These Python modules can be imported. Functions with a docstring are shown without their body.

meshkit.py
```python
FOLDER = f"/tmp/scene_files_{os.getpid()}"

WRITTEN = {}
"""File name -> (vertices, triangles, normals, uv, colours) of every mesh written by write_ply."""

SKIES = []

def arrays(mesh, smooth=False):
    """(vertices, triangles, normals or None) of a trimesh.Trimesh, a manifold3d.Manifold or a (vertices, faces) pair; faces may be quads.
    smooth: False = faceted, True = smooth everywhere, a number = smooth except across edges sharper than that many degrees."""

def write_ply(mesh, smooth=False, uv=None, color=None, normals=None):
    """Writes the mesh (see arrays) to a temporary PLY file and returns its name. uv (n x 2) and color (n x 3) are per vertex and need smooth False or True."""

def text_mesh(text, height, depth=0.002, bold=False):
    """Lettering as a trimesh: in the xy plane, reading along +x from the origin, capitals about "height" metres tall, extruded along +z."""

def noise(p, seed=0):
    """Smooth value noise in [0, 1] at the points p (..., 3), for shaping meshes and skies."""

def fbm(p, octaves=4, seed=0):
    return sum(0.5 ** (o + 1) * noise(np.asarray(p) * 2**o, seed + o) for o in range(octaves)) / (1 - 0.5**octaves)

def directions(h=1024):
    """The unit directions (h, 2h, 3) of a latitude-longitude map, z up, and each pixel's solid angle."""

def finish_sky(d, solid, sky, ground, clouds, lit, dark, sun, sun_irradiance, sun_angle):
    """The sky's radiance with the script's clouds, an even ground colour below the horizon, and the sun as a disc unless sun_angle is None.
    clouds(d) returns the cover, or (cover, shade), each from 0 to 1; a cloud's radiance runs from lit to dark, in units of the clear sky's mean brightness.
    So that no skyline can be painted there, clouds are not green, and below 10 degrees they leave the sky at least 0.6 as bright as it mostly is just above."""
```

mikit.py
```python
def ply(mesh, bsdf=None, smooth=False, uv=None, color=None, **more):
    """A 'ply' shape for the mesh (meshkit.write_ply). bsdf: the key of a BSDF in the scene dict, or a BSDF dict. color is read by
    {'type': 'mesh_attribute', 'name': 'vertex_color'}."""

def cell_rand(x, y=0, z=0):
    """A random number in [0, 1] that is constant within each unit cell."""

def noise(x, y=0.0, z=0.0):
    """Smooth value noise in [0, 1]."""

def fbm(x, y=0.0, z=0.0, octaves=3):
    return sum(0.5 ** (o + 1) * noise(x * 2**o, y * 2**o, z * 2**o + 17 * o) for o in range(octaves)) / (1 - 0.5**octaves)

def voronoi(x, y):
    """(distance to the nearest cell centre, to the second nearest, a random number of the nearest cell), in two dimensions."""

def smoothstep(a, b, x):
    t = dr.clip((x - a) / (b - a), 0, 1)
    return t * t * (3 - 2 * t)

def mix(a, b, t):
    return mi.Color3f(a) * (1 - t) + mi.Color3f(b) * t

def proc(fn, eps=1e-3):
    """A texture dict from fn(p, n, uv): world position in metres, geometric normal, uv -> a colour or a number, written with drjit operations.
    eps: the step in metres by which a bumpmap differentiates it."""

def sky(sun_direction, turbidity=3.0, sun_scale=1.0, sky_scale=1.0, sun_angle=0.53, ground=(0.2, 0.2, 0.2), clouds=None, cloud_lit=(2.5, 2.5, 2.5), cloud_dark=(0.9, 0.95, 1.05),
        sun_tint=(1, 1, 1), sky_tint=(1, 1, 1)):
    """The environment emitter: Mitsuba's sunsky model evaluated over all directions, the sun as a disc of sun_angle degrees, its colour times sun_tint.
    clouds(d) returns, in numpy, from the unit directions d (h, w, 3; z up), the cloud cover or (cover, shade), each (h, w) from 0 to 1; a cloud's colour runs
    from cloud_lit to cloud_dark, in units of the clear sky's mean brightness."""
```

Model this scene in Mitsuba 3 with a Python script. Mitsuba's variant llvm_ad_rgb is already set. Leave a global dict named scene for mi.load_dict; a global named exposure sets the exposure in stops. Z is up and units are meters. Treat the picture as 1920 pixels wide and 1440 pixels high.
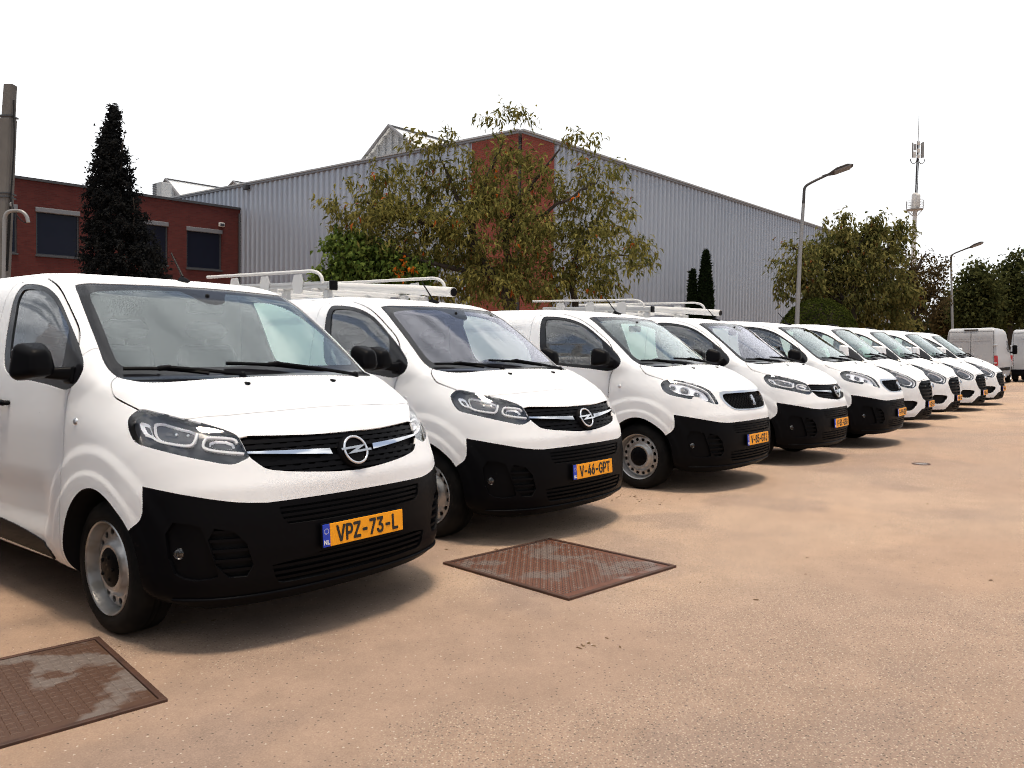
import math, random
import numpy as np, trimesh, shapely, manifold3d as m3
import shapely.geometry as sg
from shapely import affinity
from shapely.ops import unary_union
from scipy.ndimage import map_coordinates, gaussian_filter, spline_filter
from scipy.interpolate import PchipInterpolator
import drjit as dr
import mitsuba as mi
import mikit, meshkit
from mikit import proc, fbm, noise, voronoi, cell_rand, smoothstep, mix

T = mi.ScalarTransform4f
rng = np.random.default_rng(7)
scene, labels = {}, {}

# ------------------------------------------------------------------ camera
FPX, PITCH, ROLL, CAMH = 1494.0, math.radians(-1.69), math.radians(-0.70), 1.342
cp, sp, cr, sr = math.cos(PITCH), math.sin(PITCH), math.cos(ROLL), math.sin(ROLL)
fwd = np.array([0, cp, sp])
up0 = np.array([0, -sp, cp])
right0 = np.array([1.0, 0, 0])
camup = -sr * right0 + cr * up0
eye = np.array([0, 0, CAMH])
scene['camera'] = {'type': 'perspective', 'fov': math.degrees(2 * math.atan(960 / FPX)), 'fov_axis': 'x', 'near_clip': 0.05, 'far_clip': 3000.0,
                   'to_world': T().look_at(origin=eye.tolist(), target=(eye + fwd).tolist(), up=camup.tolist())}

# ------------------------------------------------------------------ sky and sun: bright hazy overcast, clouds with some blue gaps away from the sun
exposure = 1.90
def sky_clouds(d):
    x, y, z = d[..., 0], d[..., 1], np.maximum(d[..., 2], 0.0)
    s = 1.0 / (z + 0.25)
    q = np.stack([x * s * 1.8, y * s * 1.8, 0.8 * z], -1)
    v = 0.50 * meshkit.fbm(q * 1.0 + 3.7) + 0.50 * meshkit.fbm(q * np.array([2.4, 2.9, 2.4]) + 11.0)
    gap = np.clip((0.46 - v) / 0.05, 0, 1)                        # thin places where blue shows
    heavy = np.clip((v - 0.49) / 0.09, 0.0, 1.0)                  # grey undersides
    thin = np.clip((y / np.sqrt(x * x + y * y + 1e-9) - 0.60) / 0.2, 0, 1) * np.clip((0.56 - z) / 0.14, 0, 1)   # bright even veil low over the hall
    shade = 0.66 * (1 - z) ** 1.1 * (1 - 0.85 * thin) + (0.55 * heavy) * (1 - thin)
    return 1 - 0.75 * gap * (1 - thin), np.clip(shade, 0, 1)
scene['sky'] = mikit.sky((0.05, -0.16, 1.0), turbidity=4, sun_scale=0.56, sun_angle=13, clouds=sky_clouds, cloud_lit=(3.1, 3.15, 3.2), cloud_dark=(0.75, 0.82, 0.92), ground=(0.2, 0.14, 0.10))

# ------------------------------------------------------------------ materials
def rgb(*c):
    return {'type': 'rgb', 'value': list(c) if len(c) == 3 else [c[0]] * 3}
def principled(name, color, rough=0.5, **k):
    scene[name] = {'type': 'twosided', 'bsdf': {'type': 'principled', 'base_color': color if isinstance(color, dict) else rgb(*color), 'roughness': rough, **k}}
    return name
def tex(fn, **k):
    return proc(fn, **k)
principled('m_white_paint', (0.785, 0.80, 0.82), 0.32, clearcoat=0.55, clearcoat_gloss=0.60, specular=0.5)
principled('m_black_plastic', (0.003, 0.003, 0.004), 0.42, specular=0.08)
principled('m_black_gloss', (0.008, 0.008, 0.010), 0.12, specular=0.45)
principled('m_dark_recess', (0.006, 0.006, 0.007), 0.7, specular=0.2)
principled('m_rubber', (0.012, 0.012, 0.013), 0.62, specular=0.35)
principled('m_tyre', tex(lambda p, n, uv: mix((0.005, 0.005, 0.0055), (0.014, 0.0125, 0.011), smoothstep(0.35, 0.8, fbm(p.x * 9, p.y * 9, p.z * 9)))), 0.75, specular=0.15)
principled('m_chrome', (0.86, 0.86, 0.87), 0.08, metallic=1.0)
principled('m_satin_chrome', (0.72, 0.73, 0.75), 0.22, metallic=1.0)
principled('m_steel_wheel', tex(lambda p, n, uv: mix((0.44, 0.44, 0.44), (0.33, 0.31, 0.28), smoothstep(0.45, 0.75, fbm(p.x * 14, p.y * 14, p.z * 14)))), 0.34, metallic=0.75)
principled('m_lamp_grey', (0.045, 0.048, 0.058), 0.25, specular=0.4)
principled('m_reflector', (0.90, 0.92, 0.96), 0.30, metallic=0.35)
principled('m_light_guide', (0.78, 0.79, 0.80), 0.25, clearcoat=0.6)
principled('m_plate_yellow', (0.93, 0.365, 0.006), 0.42, specular=0.4)
principled('m_plate_blue', (0.012, 0.045, 0.46), 0.4)
principled('m_badge_navy', (0.008, 0.018, 0.07), 0.25)
principled('m_plate_black', (0.01, 0.01, 0.01), 0.4)
principled('m_white_print', (0.8, 0.8, 0.8), 0.5)
principled('m_interior', (0.013, 0.014, 0.015), 0.75, specular=0.2)
principled('m_interior_light', (0.05, 0.052, 0.052), 0.8, specular=0.2)
principled('m_white_powder', (0.56, 0.555, 0.54), 0.4, specular=0.4)
principled('m_aluminium', (0.50, 0.495, 0.48), 0.35, metallic=0.4)
principled('m_red_lens', (0.42, 0.012, 0.014), 0.12, clearcoat=0.8)
principled('m_orange_lens', (0.6, 0.16, 0.02), 0.2, clearcoat=0.8)
scene['m_glass'] = {'type': 'thindielectric', 'int_ior': 1.85, 'specular_transmittance': rgb(0.66, 0.82, 0.75), 'specular_reflectance': rgb(0.94, 1.0, 0.985)}
scene['m_glass_grey'] = {'type': 'thindielectric', 'int_ior': 1.85, 'specular_transmittance': rgb(0.70, 0.72, 0.72), 'specular_reflectance': rgb(0.93, 0.92, 1.0)}
scene['m_side_glass'] = {'type': 'thindielectric', 'int_ior': 1.85, 'specular_transmittance': rgb(0.82, 0.95, 0.90)}
scene['m_clear_lens'] = {'type': 'thindielectric', 'int_ior': 1.5, 'specular_transmittance': rgb(0.93, 0.94, 0.96)}

# ------------------------------------------------------------------ mesh helpers
def sst(a, b, x):
    t = np.clip((x - a) / (b - a), 0, 1)
    return t * t * (3 - 2 * t)
def unit(v):
    v = np.asarray(v, float)
    return v / np.linalg.norm(v)
def box(lo, hi):
    lo, hi = np.array(lo, float), np.array(hi, float)
    m = trimesh.creation.box(hi - lo)
    m.apply_translation((lo + hi) / 2)
    return m
def cat(ms):
    ms = [m for m in ms if m is not None]
    return trimesh.util.concatenate([trimesh.Trimesh(m.vertices, m.faces, process=False) for m in ms])
def tm(man):
    q = man.to_mesh()
    return trimesh.Trimesh(q.vert_properties[:, :3], q.tri_verts, process=False)
def rbox(lo, hi, r=0.01, seg=8):
    """box with rounded edges: hull of eight spheres"""
    lo, hi = np.array(lo, float), np.array(hi, float)
    r = min(r, 0.49 * (hi - lo).min())
    s = m3.Manifold.sphere(r, seg)
    return tm(m3.Manifold.batch_hull([s.translate([x, y, z]) for x in (lo[0] + r, hi[0] - r) for y in (lo[1] + r, hi[1] - r) for z in (lo[2] + r, hi[2] - r)]))
def hull(pts, r, seg=8):
    s = m3.Manifold.sphere(1.0, seg)
    rr = np.broadcast_to(r, (len(pts),))
    return tm(m3.Manifold.batch_hull([s.scale([q] * 3).translate(list(map(float, p))) for p, q in zip(pts, rr)]))
def tube(points, radii, sides=10, caps=True):
    p = np.asarray(points, float)
    n = len(p)
    r = np.broadcast_to(np.asarray(radii, float), (n,))
    t = np.gradient(p, axis=0)
    t /= np.linalg.norm(t, axis=1, keepdims=True) + 1e-12
    a = np.zeros((n, 3))
    ref = np.array([0, 0, 1.0]) if abs(t[0, 2]) < 0.9 else np.array([1.0, 0, 0])
    a[0] = unit(np.cross(t[0], ref))
    for i in range(1, n):
        q = a[i - 1] - t[i] * (a[i - 1] @ t[i])
        a[i] = q / (np.linalg.norm(q) + 1e-12)
    b = np.cross(t, a)
    ang = np.arange(sides) * 2 * np.pi / sides
    v = (p[:, None] + r[:, None, None] * (np.cos(ang)[None, :, None] * a[:, None] + np.sin(ang)[None, :, None] * b[:, None])).reshape(-1, 3)
    i, j = np.meshgrid(np.arange(n - 1), np.arange(sides), indexing='ij')
    q = np.stack([i * sides + j, i * sides + (j + 1) % sides, (i + 1) * sides + (j + 1) % sides, (i + 1) * sides + j], -1).reshape(-1, 4)
    f = np.vstack([q[:, [0, 1, 2]], q[:, [0, 2, 3]]])
    if caps:
        v = np.vstack([v, p[0], p[-1]])
        k = np.arange(sides)
        f = np.vstack([f, np.stack([(k + 1) % sides, k, np.full(sides, n * sides)], 1), np.stack([(n - 1) * sides + k, (n - 1) * sides + (k + 1) % sides, np.full(sides, n * sides + 1)], 1)])
    return trimesh.Trimesh(v, f, process=False)
def lathe(profile, seg=48, closed=False):
    """revolve (r, h) pairs about the z axis"""
    pr = np.asarray(profile, float)
    n = len(pr)
    ang = np.arange(seg) * 2 * np.pi / seg
    v = np.stack([pr[:, None, 0] * np.cos(ang), pr[:, None, 0] * np.sin(ang), np.repeat(pr[:, None, 1], seg, 1)], -1).reshape(-1, 3)
    i, j = np.meshgrid(np.arange(n if closed else n - 1), np.arange(seg), indexing='ij')
    i2 = (i + 1) % n
    q = np.stack([i * seg + j, i * seg + (j + 1) % seg, i2 * seg + (j + 1) % seg, i2 * seg + j], -1).reshape(-1, 4)
    return trimesh.Trimesh(v, np.vstack([q[:, [0, 1, 2]], q[:, [0, 2, 3]]]), process=False)
def extrude(poly, h):
    ps = [g for g in getattr(poly, 'geoms', [poly]) if g.area > 1e-9]
    return cat([trimesh.creation.extrude_polygon(g, h, engine='earcut') for g in ps])
def xform(mesh, M):
    m = mesh.copy()
    m.apply_transform(np.asarray(M, float))
    return m
def frame(o, x, y, z):
    M = np.eye(4)
    M[:3, 0], M[:3, 1], M[:3, 2], M[:3, 3] = x, y, z, o
    return M
def chaikin(p, n=2):
    p = np.asarray(p, float)
    for _ in range(n):
        q = np.roll(p, -1, 0)
        p = np.stack([0.75 * p + 0.25 * q, 0.25 * p + 0.75 * q], 1).reshape(-1, p.shape[1])
    return p
def chaikin_open(p, n=2):
    p = np.asarray(p, float)
    for _ in range(n):
        q = np.stack([0.75 * p[:-1] + 0.25 * p[1:], 0.25 * p[:-1] + 0.75 * p[1:]], 1).reshape(-1, p.shape[1])
        p = np.vstack([p[:1], q, p[-1:]])
    return p

# ------------------------------------------------------------------ scene bookkeeping
count = {}
def numbered(name):
    k = count.get(name, 0)
    count[name] = k + 1
    return name if k == 0 else f'{name}_{k:03d}'
def put(key, mesh, mat, smooth=False, M=None, **k):
    """one entry of the scene"""
    d = mikit.ply(mesh, mat, smooth=smooth, **k)
    if M is not None:
        d['to_world'] = T(np.asarray(M, float))
    assert key not in scene, key
    scene[key] = d
    return key
def tag(key, label, category=None, group=None, kind=None):
    e = {'label': label} if label else {}
    if category: e['category'] = category
    if group: e['group'] = group
    if kind: e['kind'] = kind
    labels[key] = e
class Kit:
    """parts of one kind of thing, built once; place() adds one entry per part under a thing's own key"""
    def __init__(s):
        s.parts, s.n = [], {}
    def name(s, part):
        k = s.n.get(part, 0)
        s.n[part] = k + 1
        return part if k == 0 else f'{part}_{k:03d}'
    def add(s, part, mesh, mat, smooth=False, normals=None, label=None, under=None):
        """under: the full name of the part that holds this piece"""
        if mesh is None or len(mesh.faces) == 0:
            return None
        full = s.name(part if under is None else under + '__' + part)
        if normals is not None:
            path = meshkit.write_ply(mesh, False, normals=normals)
            d = {'type': 'ply', 'filename': path, 'face_normals': False, 'bsdf': {'type': 'ref', 'id': mat}}
        else:
            d = mikit.ply(mesh, mat, smooth=smooth)
        s.parts.append((full, d, label))
        return full
    def place(s, key, M, skip=(), remat={}):
        for full, d, label in s.parts:
            if any(full.startswith(x) for x in skip):
                continue
            b = d['bsdf'].get('id')
            if b in remat:
                d = {**d, 'bsdf': {'type': 'ref', 'id': remat[b]}}
            scene[key + '__' + full] = {**d, 'to_world': T(np.asarray(M, float))}
            if label:
                labels[key + '__' + full] = {'label': label}

# ------------------------------------------------------------------ van bodies: x runs rearward from the number plate, y to the van's right, z up
def smax(a, b, k):
    h = np.maximum(k - np.abs(a - b), 0) / k
    return np.maximum(a, b) + h * h * k / 4
def profile_sdf(pts, sig, dx=0.0125, x0=-0.6, z0=-0.3, nx=580, nz=260):
    xs, zs = x0 + dx * np.arange(nx), z0 + dx * np.arange(nz)
    X, Z = np.meshgrid(xs, zs, indexing='ij')
    a = np.array(pts, float)
    d, inside = np.full(X.shape, 9.0), np.zeros(X.shape, bool)
    for p, q in zip(a, np.roll(a, -1, 0)):
        e = q - p
        t = np.clip(((X - p[0]) * e[0] + (Z - p[1]) * e[1]) / (e @ e), 0, 1)
        d = np.minimum(d, np.hypot(X - p[0] - t * e[0], Z - p[1] - t * e[1]))
        if p[1] != q[1]:
            inside ^= ((p[1] > Z) != (q[1] > Z)) & (X < (q[0] - p[0]) * (Z - p[1]) / (q[1] - p[1]) + p[0])
    co = spline_filter(gaussian_filter(np.where(inside, -d, d), sig / dx), 3)
    return lambda x, z: map_coordinates(co, [(x - x0) / dx, (z - z0) / dx], order=3, prefilter=False, mode='nearest')
class Body:
    """implicit body: side profile bowed in plan, tapered flanks, rounded shoulders"""
    def __init__(s, prof, sig, W, bow, rnd, nar, kr, side):
        s.sdf, s.nar, s.kr, s.side = profile_sdf(prof, sig), nar, kr, side
        s.w = PchipInterpolator(*np.array(W).T, extrapolate=True)
        z, b, c = np.array(bow).T
        s.b, s.c = PchipInterpolator(z, b), PchipInterpolator(z, c)
        s.k = PchipInterpolator(*np.array(rnd).T)
        s.z0, s.z1 = max(z[0], rnd[0][0]), min(z[-1], rnd[-1][0])
    def __call__(s, p):
        x, y, z = p[..., 0], np.abs(p[..., 1]), p[..., 2]
        zc = np.clip(z, s.z0, s.z1)
        f = np.maximum(s.sdf(x - (s.b(zc) * y * y + s.c(zc) * y ** 4) * (1 - sst(1.7, 2.8, x)), z), -0.8)
        g = y - (s.w(np.clip(z, 0.1, 2.8)) - s.nar * np.clip((1.1 - x) / 1.1, 0, 2) ** 2 + s.side(x, z))
        r = sst(1.2, 1.9, x)
        return smax(f, g, s.k(zc) * (1 - r) + s.kr * r)
    def normal(s, p, e=0.002):
        g = np.stack([s(p + e * np.eye(3)[i]) - s(p - e * np.eye(3)[i]) for i in range(3)], -1)
        return g / (np.linalg.norm(g, axis=-1, keepdims=True) + 1e-12)
    def mesh(s, xs, ys, zs, sk):
        """dense closed mesh: a gridded box drawn in onto the body along rays towards an inner axis"""
        V, F, at = [], [], 0
        def face(a, b, fn, flip):
            nonlocal at
            A, B = np.meshgrid(a, b, indexing='ij')
            V.append(fn(A, B).reshape(-1, 3))
            i, j = np.meshgrid(np.arange(len(a) - 1), np.arange(len(b) - 1), indexing='ij')
            k = i * len(b) + j + at
            q = np.stack([k, k + len(b), k + len(b) + 1, k + 1], -1).reshape(-1, 4)
            F.append(q[:, ::-1] if flip else q)
            at += A.size
        for v, fl in ((xs[0], True), (xs[-1], False)):
            face(ys, zs, lambda A, B: np.stack([np.full(A.shape, v), A, B], -1), fl)
        for v, fl in ((ys[0], False), (ys[-1], True)):
            face(xs, zs, lambda A, B: np.stack([A, np.full(A.shape, v), B], -1), fl)
        for v, fl in ((zs[0], True), (zs[-1], False)):
            face(xs, ys, lambda A, B: np.stack([A, B, np.full(A.shape, v)], -1), fl)
        V, q = np.vstack(V), np.vstack(F)
        _, first, inv = np.unique(np.round(V, 5), axis=0, return_index=True, return_inverse=True)
        V, q = V[first], inv.reshape(-1)[q]
        F = np.vstack([q[:, [0, 1, 2]], q[:, [0, 2, 3]]])
        S = np.stack([np.clip(V[:, 0], sk[0], sk[1]), 0 * V[:, 0], np.full(len(V), sk[2])], -1)
        lo, hi = np.zeros(len(V)), np.ones(len(V))
        for _ in range(18):
            m = (lo + hi) / 2
            inside = s(S + (V - S) * m[:, None]) < 0
            lo, hi = np.where(inside, m, lo), np.where(inside, hi, m)
        return S + (V - S) * ((lo + hi) / 2)[:, None], F
def graded(parts):
    out = [parts[0][0]]
    for a, b, d in parts:
        out += list(np.linspace(a, b, max(2, int(round((b - a) / d)) + 1))[1:])
    return np.array(out)
class Cutter:
    """cuts outlines out of the body and keeps the pieces of its skin as sheets"""
    def __init__(s, body, V, F):
        s.body = body
        m = m3.Manifold(m3.Mesh(V.astype(np.float32), F.astype(np.uint32)))
        if m.volume() < 0:
            m = m3.Manifold(m3.Mesh(V.astype(np.float32), F[:, ::-1].astype(np.uint32)))
        s.M = m.as_original()
        s.id = s.M.original_id()
        assert s.M.num_tri() > 0
    def skin(s, man):
        q = man.to_mesh()
        ri, ro = np.array(q.run_index), np.array(q.run_original_id)
        keep = np.zeros(len(q.tri_verts), bool)
        for a, b, o in zip(ri[:-1], ri[1:], ro):
            if o == s.id:
                keep[a // 3:b // 3] = True
        f = np.asarray(q.tri_verts)[keep]
        used, inv = np.unique(f, return_inverse=True)
        return np.asarray(q.vert_properties)[used, :3].astype(float), inv.reshape(-1, 3)
    def take(s, prism, keep=False):
        out = s.skin(s.M ^ prism)
        if not keep:
            s.M = s.M - prism
        return out
    def rest(s):
        return s.skin(s.M)
def axes(d):
    d = unit(d)
    u = unit(np.cross(d, [0, 0, 1.0])) if abs(d[2]) < 0.95 else np.array([0, 1.0, 0])
    v = np.cross(d, u)
    return u, v, d
def flat(p3, d, o):
    u, v, _ = axes(d)
    q = np.asarray(p3, float) - o
    return np.stack([q @ u, q @ v], 1)
def prism(poly, d, o, back, front):
    """poly (in the plane across d through o) swept from -back to front along d"""
    u, v, d = axes(d)
    M = None
    for g in getattr(poly, 'geoms', [poly]):
        if g.area < 1e-8: continue
        rings = [np.array(g.exterior.coords)[:-1]] + [np.array(r.coords)[:-1] for r in g.interiors]
        x = m3.CrossSection(rings, m3.FillRule.EvenOdd).extrude(back + front)
        x = x.transform(np.column_stack([u, v, d, o - d * back]))
        M = x if M is None else M + x
    return M
def outline(p3, d, n=2, grow=0.0, o=None):
    """3-D outline -> prism cutter data (polygon, direction, origin)"""
    p3 = np.asarray(p3, float)
    o = p3.mean(0) if o is None else np.asarray(o, float)
    g = sg.Polygon(chaikin(flat(p3, d, o), n) if n else flat(p3, d, o)).buffer(0)
    if grow: g = g.buffer(grow)
    return g, np.asarray(d, float), o
def ribbon(p3, d, w, n=2):
    p3 = np.asarray(p3, float)
    o = p3.mean(0)
    return sg.LineString(chaikin_open(flat(p3, d, o), n)).buffer(w / 2, cap_style='flat', join_style='round'), np.asarray(d, float), o
def mir(p):
    p = np.array(p, float)
    p[..., 1] *= -1
    return p
def boundary(f):
    e = np.vstack([f[:, [0, 1]], f[:, [1, 2]], f[:, [2, 0]]])
    k = np.sort(e, 1)
    _, inv, cnt = np.unique(k, axis=0, return_inverse=True, return_counts=True)
    return e[cnt[inv.reshape(-1)] == 1]
def sheet(body, vf, off=0.0, wall=0.0, wall_to=None):
    """mesh and normals of a skin sheet sunk by off, with an edge wall of depth wall (down) or from the skin down to it (wall_to)"""
    v, f = vf
    if len(f) == 0:
        return None, None
    n = body.normal(v)
    fn = np.cross(v[f[:, 1]] - v[f[:, 0]], v[f[:, 2]] - v[f[:, 0]])
    if np.einsum('ij,ij->i', fn, n[f[:, 0]]).sum() < 0:
        f = f[:, ::-1]
    V, N, F = [v - n * off], [n], [f]
    if wall:
        e = boundary(f)
        a, b = e[:, 0], e[:, 1]
        top, bot = v - n * off, v - n * (off + wall)
        if wall < 0:
            top, bot = v, v - n * off
        k = len(v)
        q = np.vstack([top[a], top[b], bot[b], bot[a]])
        m = len(e)
        i = np.arange(m)
        wn = np.cross(top[b] - top[a], n[a])
        wn /= np.linalg.norm(wn, axis=1, keepdims=True) + 1e-12
        V.append(q); N.append(np.vstack([wn] * 4))
        F.append(np.vstack([np.stack([i, i + m, i + 2 * m], 1), np.stack([i, i + 2 * m, i + 3 * m], 1)]) + k)
    return trimesh.Trimesh(np.vstack(V), np.vstack(F), process=False), np.vstack(N)
def bowl(body, vf, depth, reach, rnd=2):
    """a sheet sunk into a bowl: deepest away from its edge"""
    m = trimesh.Trimesh(*vf, process=False)
    for _ in range(rnd):
        m = m.subdivide()
    v, f = np.array(m.vertices), np.array(m.faces)
    n = body.normal(v)
    fn = np.cross(v[f[:, 1]] - v[f[:, 0]], v[f[:, 2]] - v[f[:, 0]])
    if np.einsum('ij,ij->i', fn, n[f[:, 0]]).sum() < 0: f = f[:, ::-1]
    e = boundary(f)
    from scipy.spatial import cKDTree
    bp = np.vstack([v[e[:, 0]], (v[e[:, 0]] + v[e[:, 1]]) / 2])
    dist = cKDTree(bp).query(v)[0]
    t = np.clip(dist / reach, 0, 1)
    return trimesh.Trimesh(v - n * (depth * (1 - (1 - t) ** 2))[:, None], f, process=False)
def text_outline(text, height, squeeze=1.0, bold=True):
    m = meshkit.text_mesh(text, height, 0.0015, bold)
    m.apply_scale([squeeze, 1, 1])
    return m

# ------------------------------------------------------------------ mid-size panel van, two makes of the same body
def arch_side(x, z):
    r = np.hypot(x - 0.887, z - 0.33)
    o = 0.013 * sst(0.635, 0.575, r) + 0.008 * sst(0.505, 0.470, r)
    return o - 0.020 * sst(0.42, 0.55, z) * (1 - sst(0.62, 0.8, z)) * sst(1.3, 1.55, x) * (1 - sst(3.0, 3.3, x)) - 0.012 * sst(1.27, 1.33, z) * sst(2.42, 2.5, x) * (1 - sst(1.68, 1.76, z)) * (1 - sst(4.6, 4.7, x))
MID = Body(prof=[(.10, .20), (.035, .245), (0, .33), (-.012, .48), (-.008, .62), (0, .71), (.004, .77), (.02, .81), (.05, .895), (.088, .97), (.115, 1.015), (.16, 1.056), (.25, 1.117), (.38, 1.177),
                 (.554, 1.238), (.66, 1.268), (.735, 1.285), (.80, 1.325), (1.10, 1.543), (1.38, 1.744), (1.5, 1.811), (1.60, 1.849), (1.75, 1.883), (1.95, 1.908), (2.3, 1.932), (3.0, 1.955), (4.6, 1.96),
                 (4.82, 1.92), (4.9, 1.8), (4.95, 1.2), (4.98, .7), (4.98, .4), (4.9, .24), (3, .23), (1.5, .215)], sig=.016,
           W=[(.1, .86), (.22, .90), (.4, .93), (.7, .938), (1, .936), (1.2, .922), (1.3, .912), (1.5, .873), (1.7, .825), (1.85, .785), (2, .73), (2.8, .5)],
           bow=[(.1, .15, .32), (.55, .16, .32), (.9, .29, .14), (1.1, .32, .1), (1.27, .26, 0), (1.8, .20, 0), (2.0, .18, 0)],
           rnd=[(.1, .22), (.6, .25), (.9, .26), (1.15, .22), (1.3, .15), (1.6, .13), (2.0, .2)], nar=.05, kr=.22, side=arch_side)
HL_OPEL = [(.632, .876, 1.072), (.639, .870, 1.087), (.637, .859, 1.103), (.625, .845, 1.118), (.614, .832, 1.128), (.599, .821, 1.133), (.560, .804, 1.126), (.504, .780, 1.115), (.447, .749, 1.100),
           (.382, .702, 1.082), (.322, .652, 1.060), (.280, .613, 1.042), (.249, .585, 1.027), (.229, .567, 1.013), (.214, .556, 1.001), (.184, .548, .957), (.162, .540, .922), (.150, .534, .903), (.157, .566, .890),
           (.165, .596, .878), (.175, .620, .875), (.192, .649, .880), (.235, .706, .897), (.288, .758, .914), (.350, .804, .932), (.422, .845, .951), (.486, .872, .966), (.525, .884, .974), (.550, .888, .986),
           (.581, .888, 1.012), (.610, .885, 1.042)]
HL_PEUG = [(.623, .870, 1.077), (.624, .858, 1.098), (.604, .831, 1.123), (.564, .797, 1.136), (.511, .765, 1.129), (.424, .710, 1.108), (.343, .645, 1.078), (.276, .598, 1.046), (.232, .573, 1.014),
           (.195, .559, .968), (.164, .553, .916), (.144, .553, .873), (.178, .616, .887), (.218, .671, .910), (.249, .700, .931), (.280, .726, .952), (.319, .761, .963), (.324, .783, .931), (.414, .839, .954),
           (.498, .875, .973), (.551, .885, .995), (.591, .885, 1.026)]
GR_OPEL = [(.098, 0, .987), (.112, .215, .986), (.155, .397, .995), (.213, .556, 1.001), (.190, .549, .969), (.164, .542, .926), (.150, .536, .901), (.135, .516, .880), (.119, .498, .861), (.107, .480, .846),
           (.092, .444, .835), (.058, .331, .818), (.022, .139, .800), (.014, 0, .794)]
GR_PEUG_OUT = [(.108, 0, 1.003), (.130, .266, 1.002), (.182, .470, 1.004), (.166, .500, .965), (.146, .500, .924), (.109, .462, .871), (.079, .405, .832), (.053, .339, .808), (.026, .174, .802), (.018, 0, .800)]
GR_PEUG_IN = [(.094, 0, .979), (.117, .271, .979), (.157, .442, .979), (.146, .468, .940), (.129, .460, .905), (.093, .418, .858), (.066, .36, .826), (.045, .26, .818), (.026, .12, .815), (.024, 0, .815)]
WS_OUT = [(.676, 0, 1.272), (.68, .2, 1.270), (.689, .399, 1.264), (.705, .586, 1.255), (.73, .688, 1.252), (.767, .748, 1.257), (.84, .786, 1.271), (.907, .801, 1.288), (.963, .811, 1.319), (1.023, .811, 1.364),
          (1.103, .796, 1.431), (1.18, .784, 1.494), (1.299, .765, 1.587), (1.458, .736, 1.704), (1.605, .703, 1.796), (1.610, .69, 1.802), (1.593, .62, 1.806), (1.557, .458, 1.817), (1.538, .2, 1.823), (1.535, 0, 1.825)]
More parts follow.
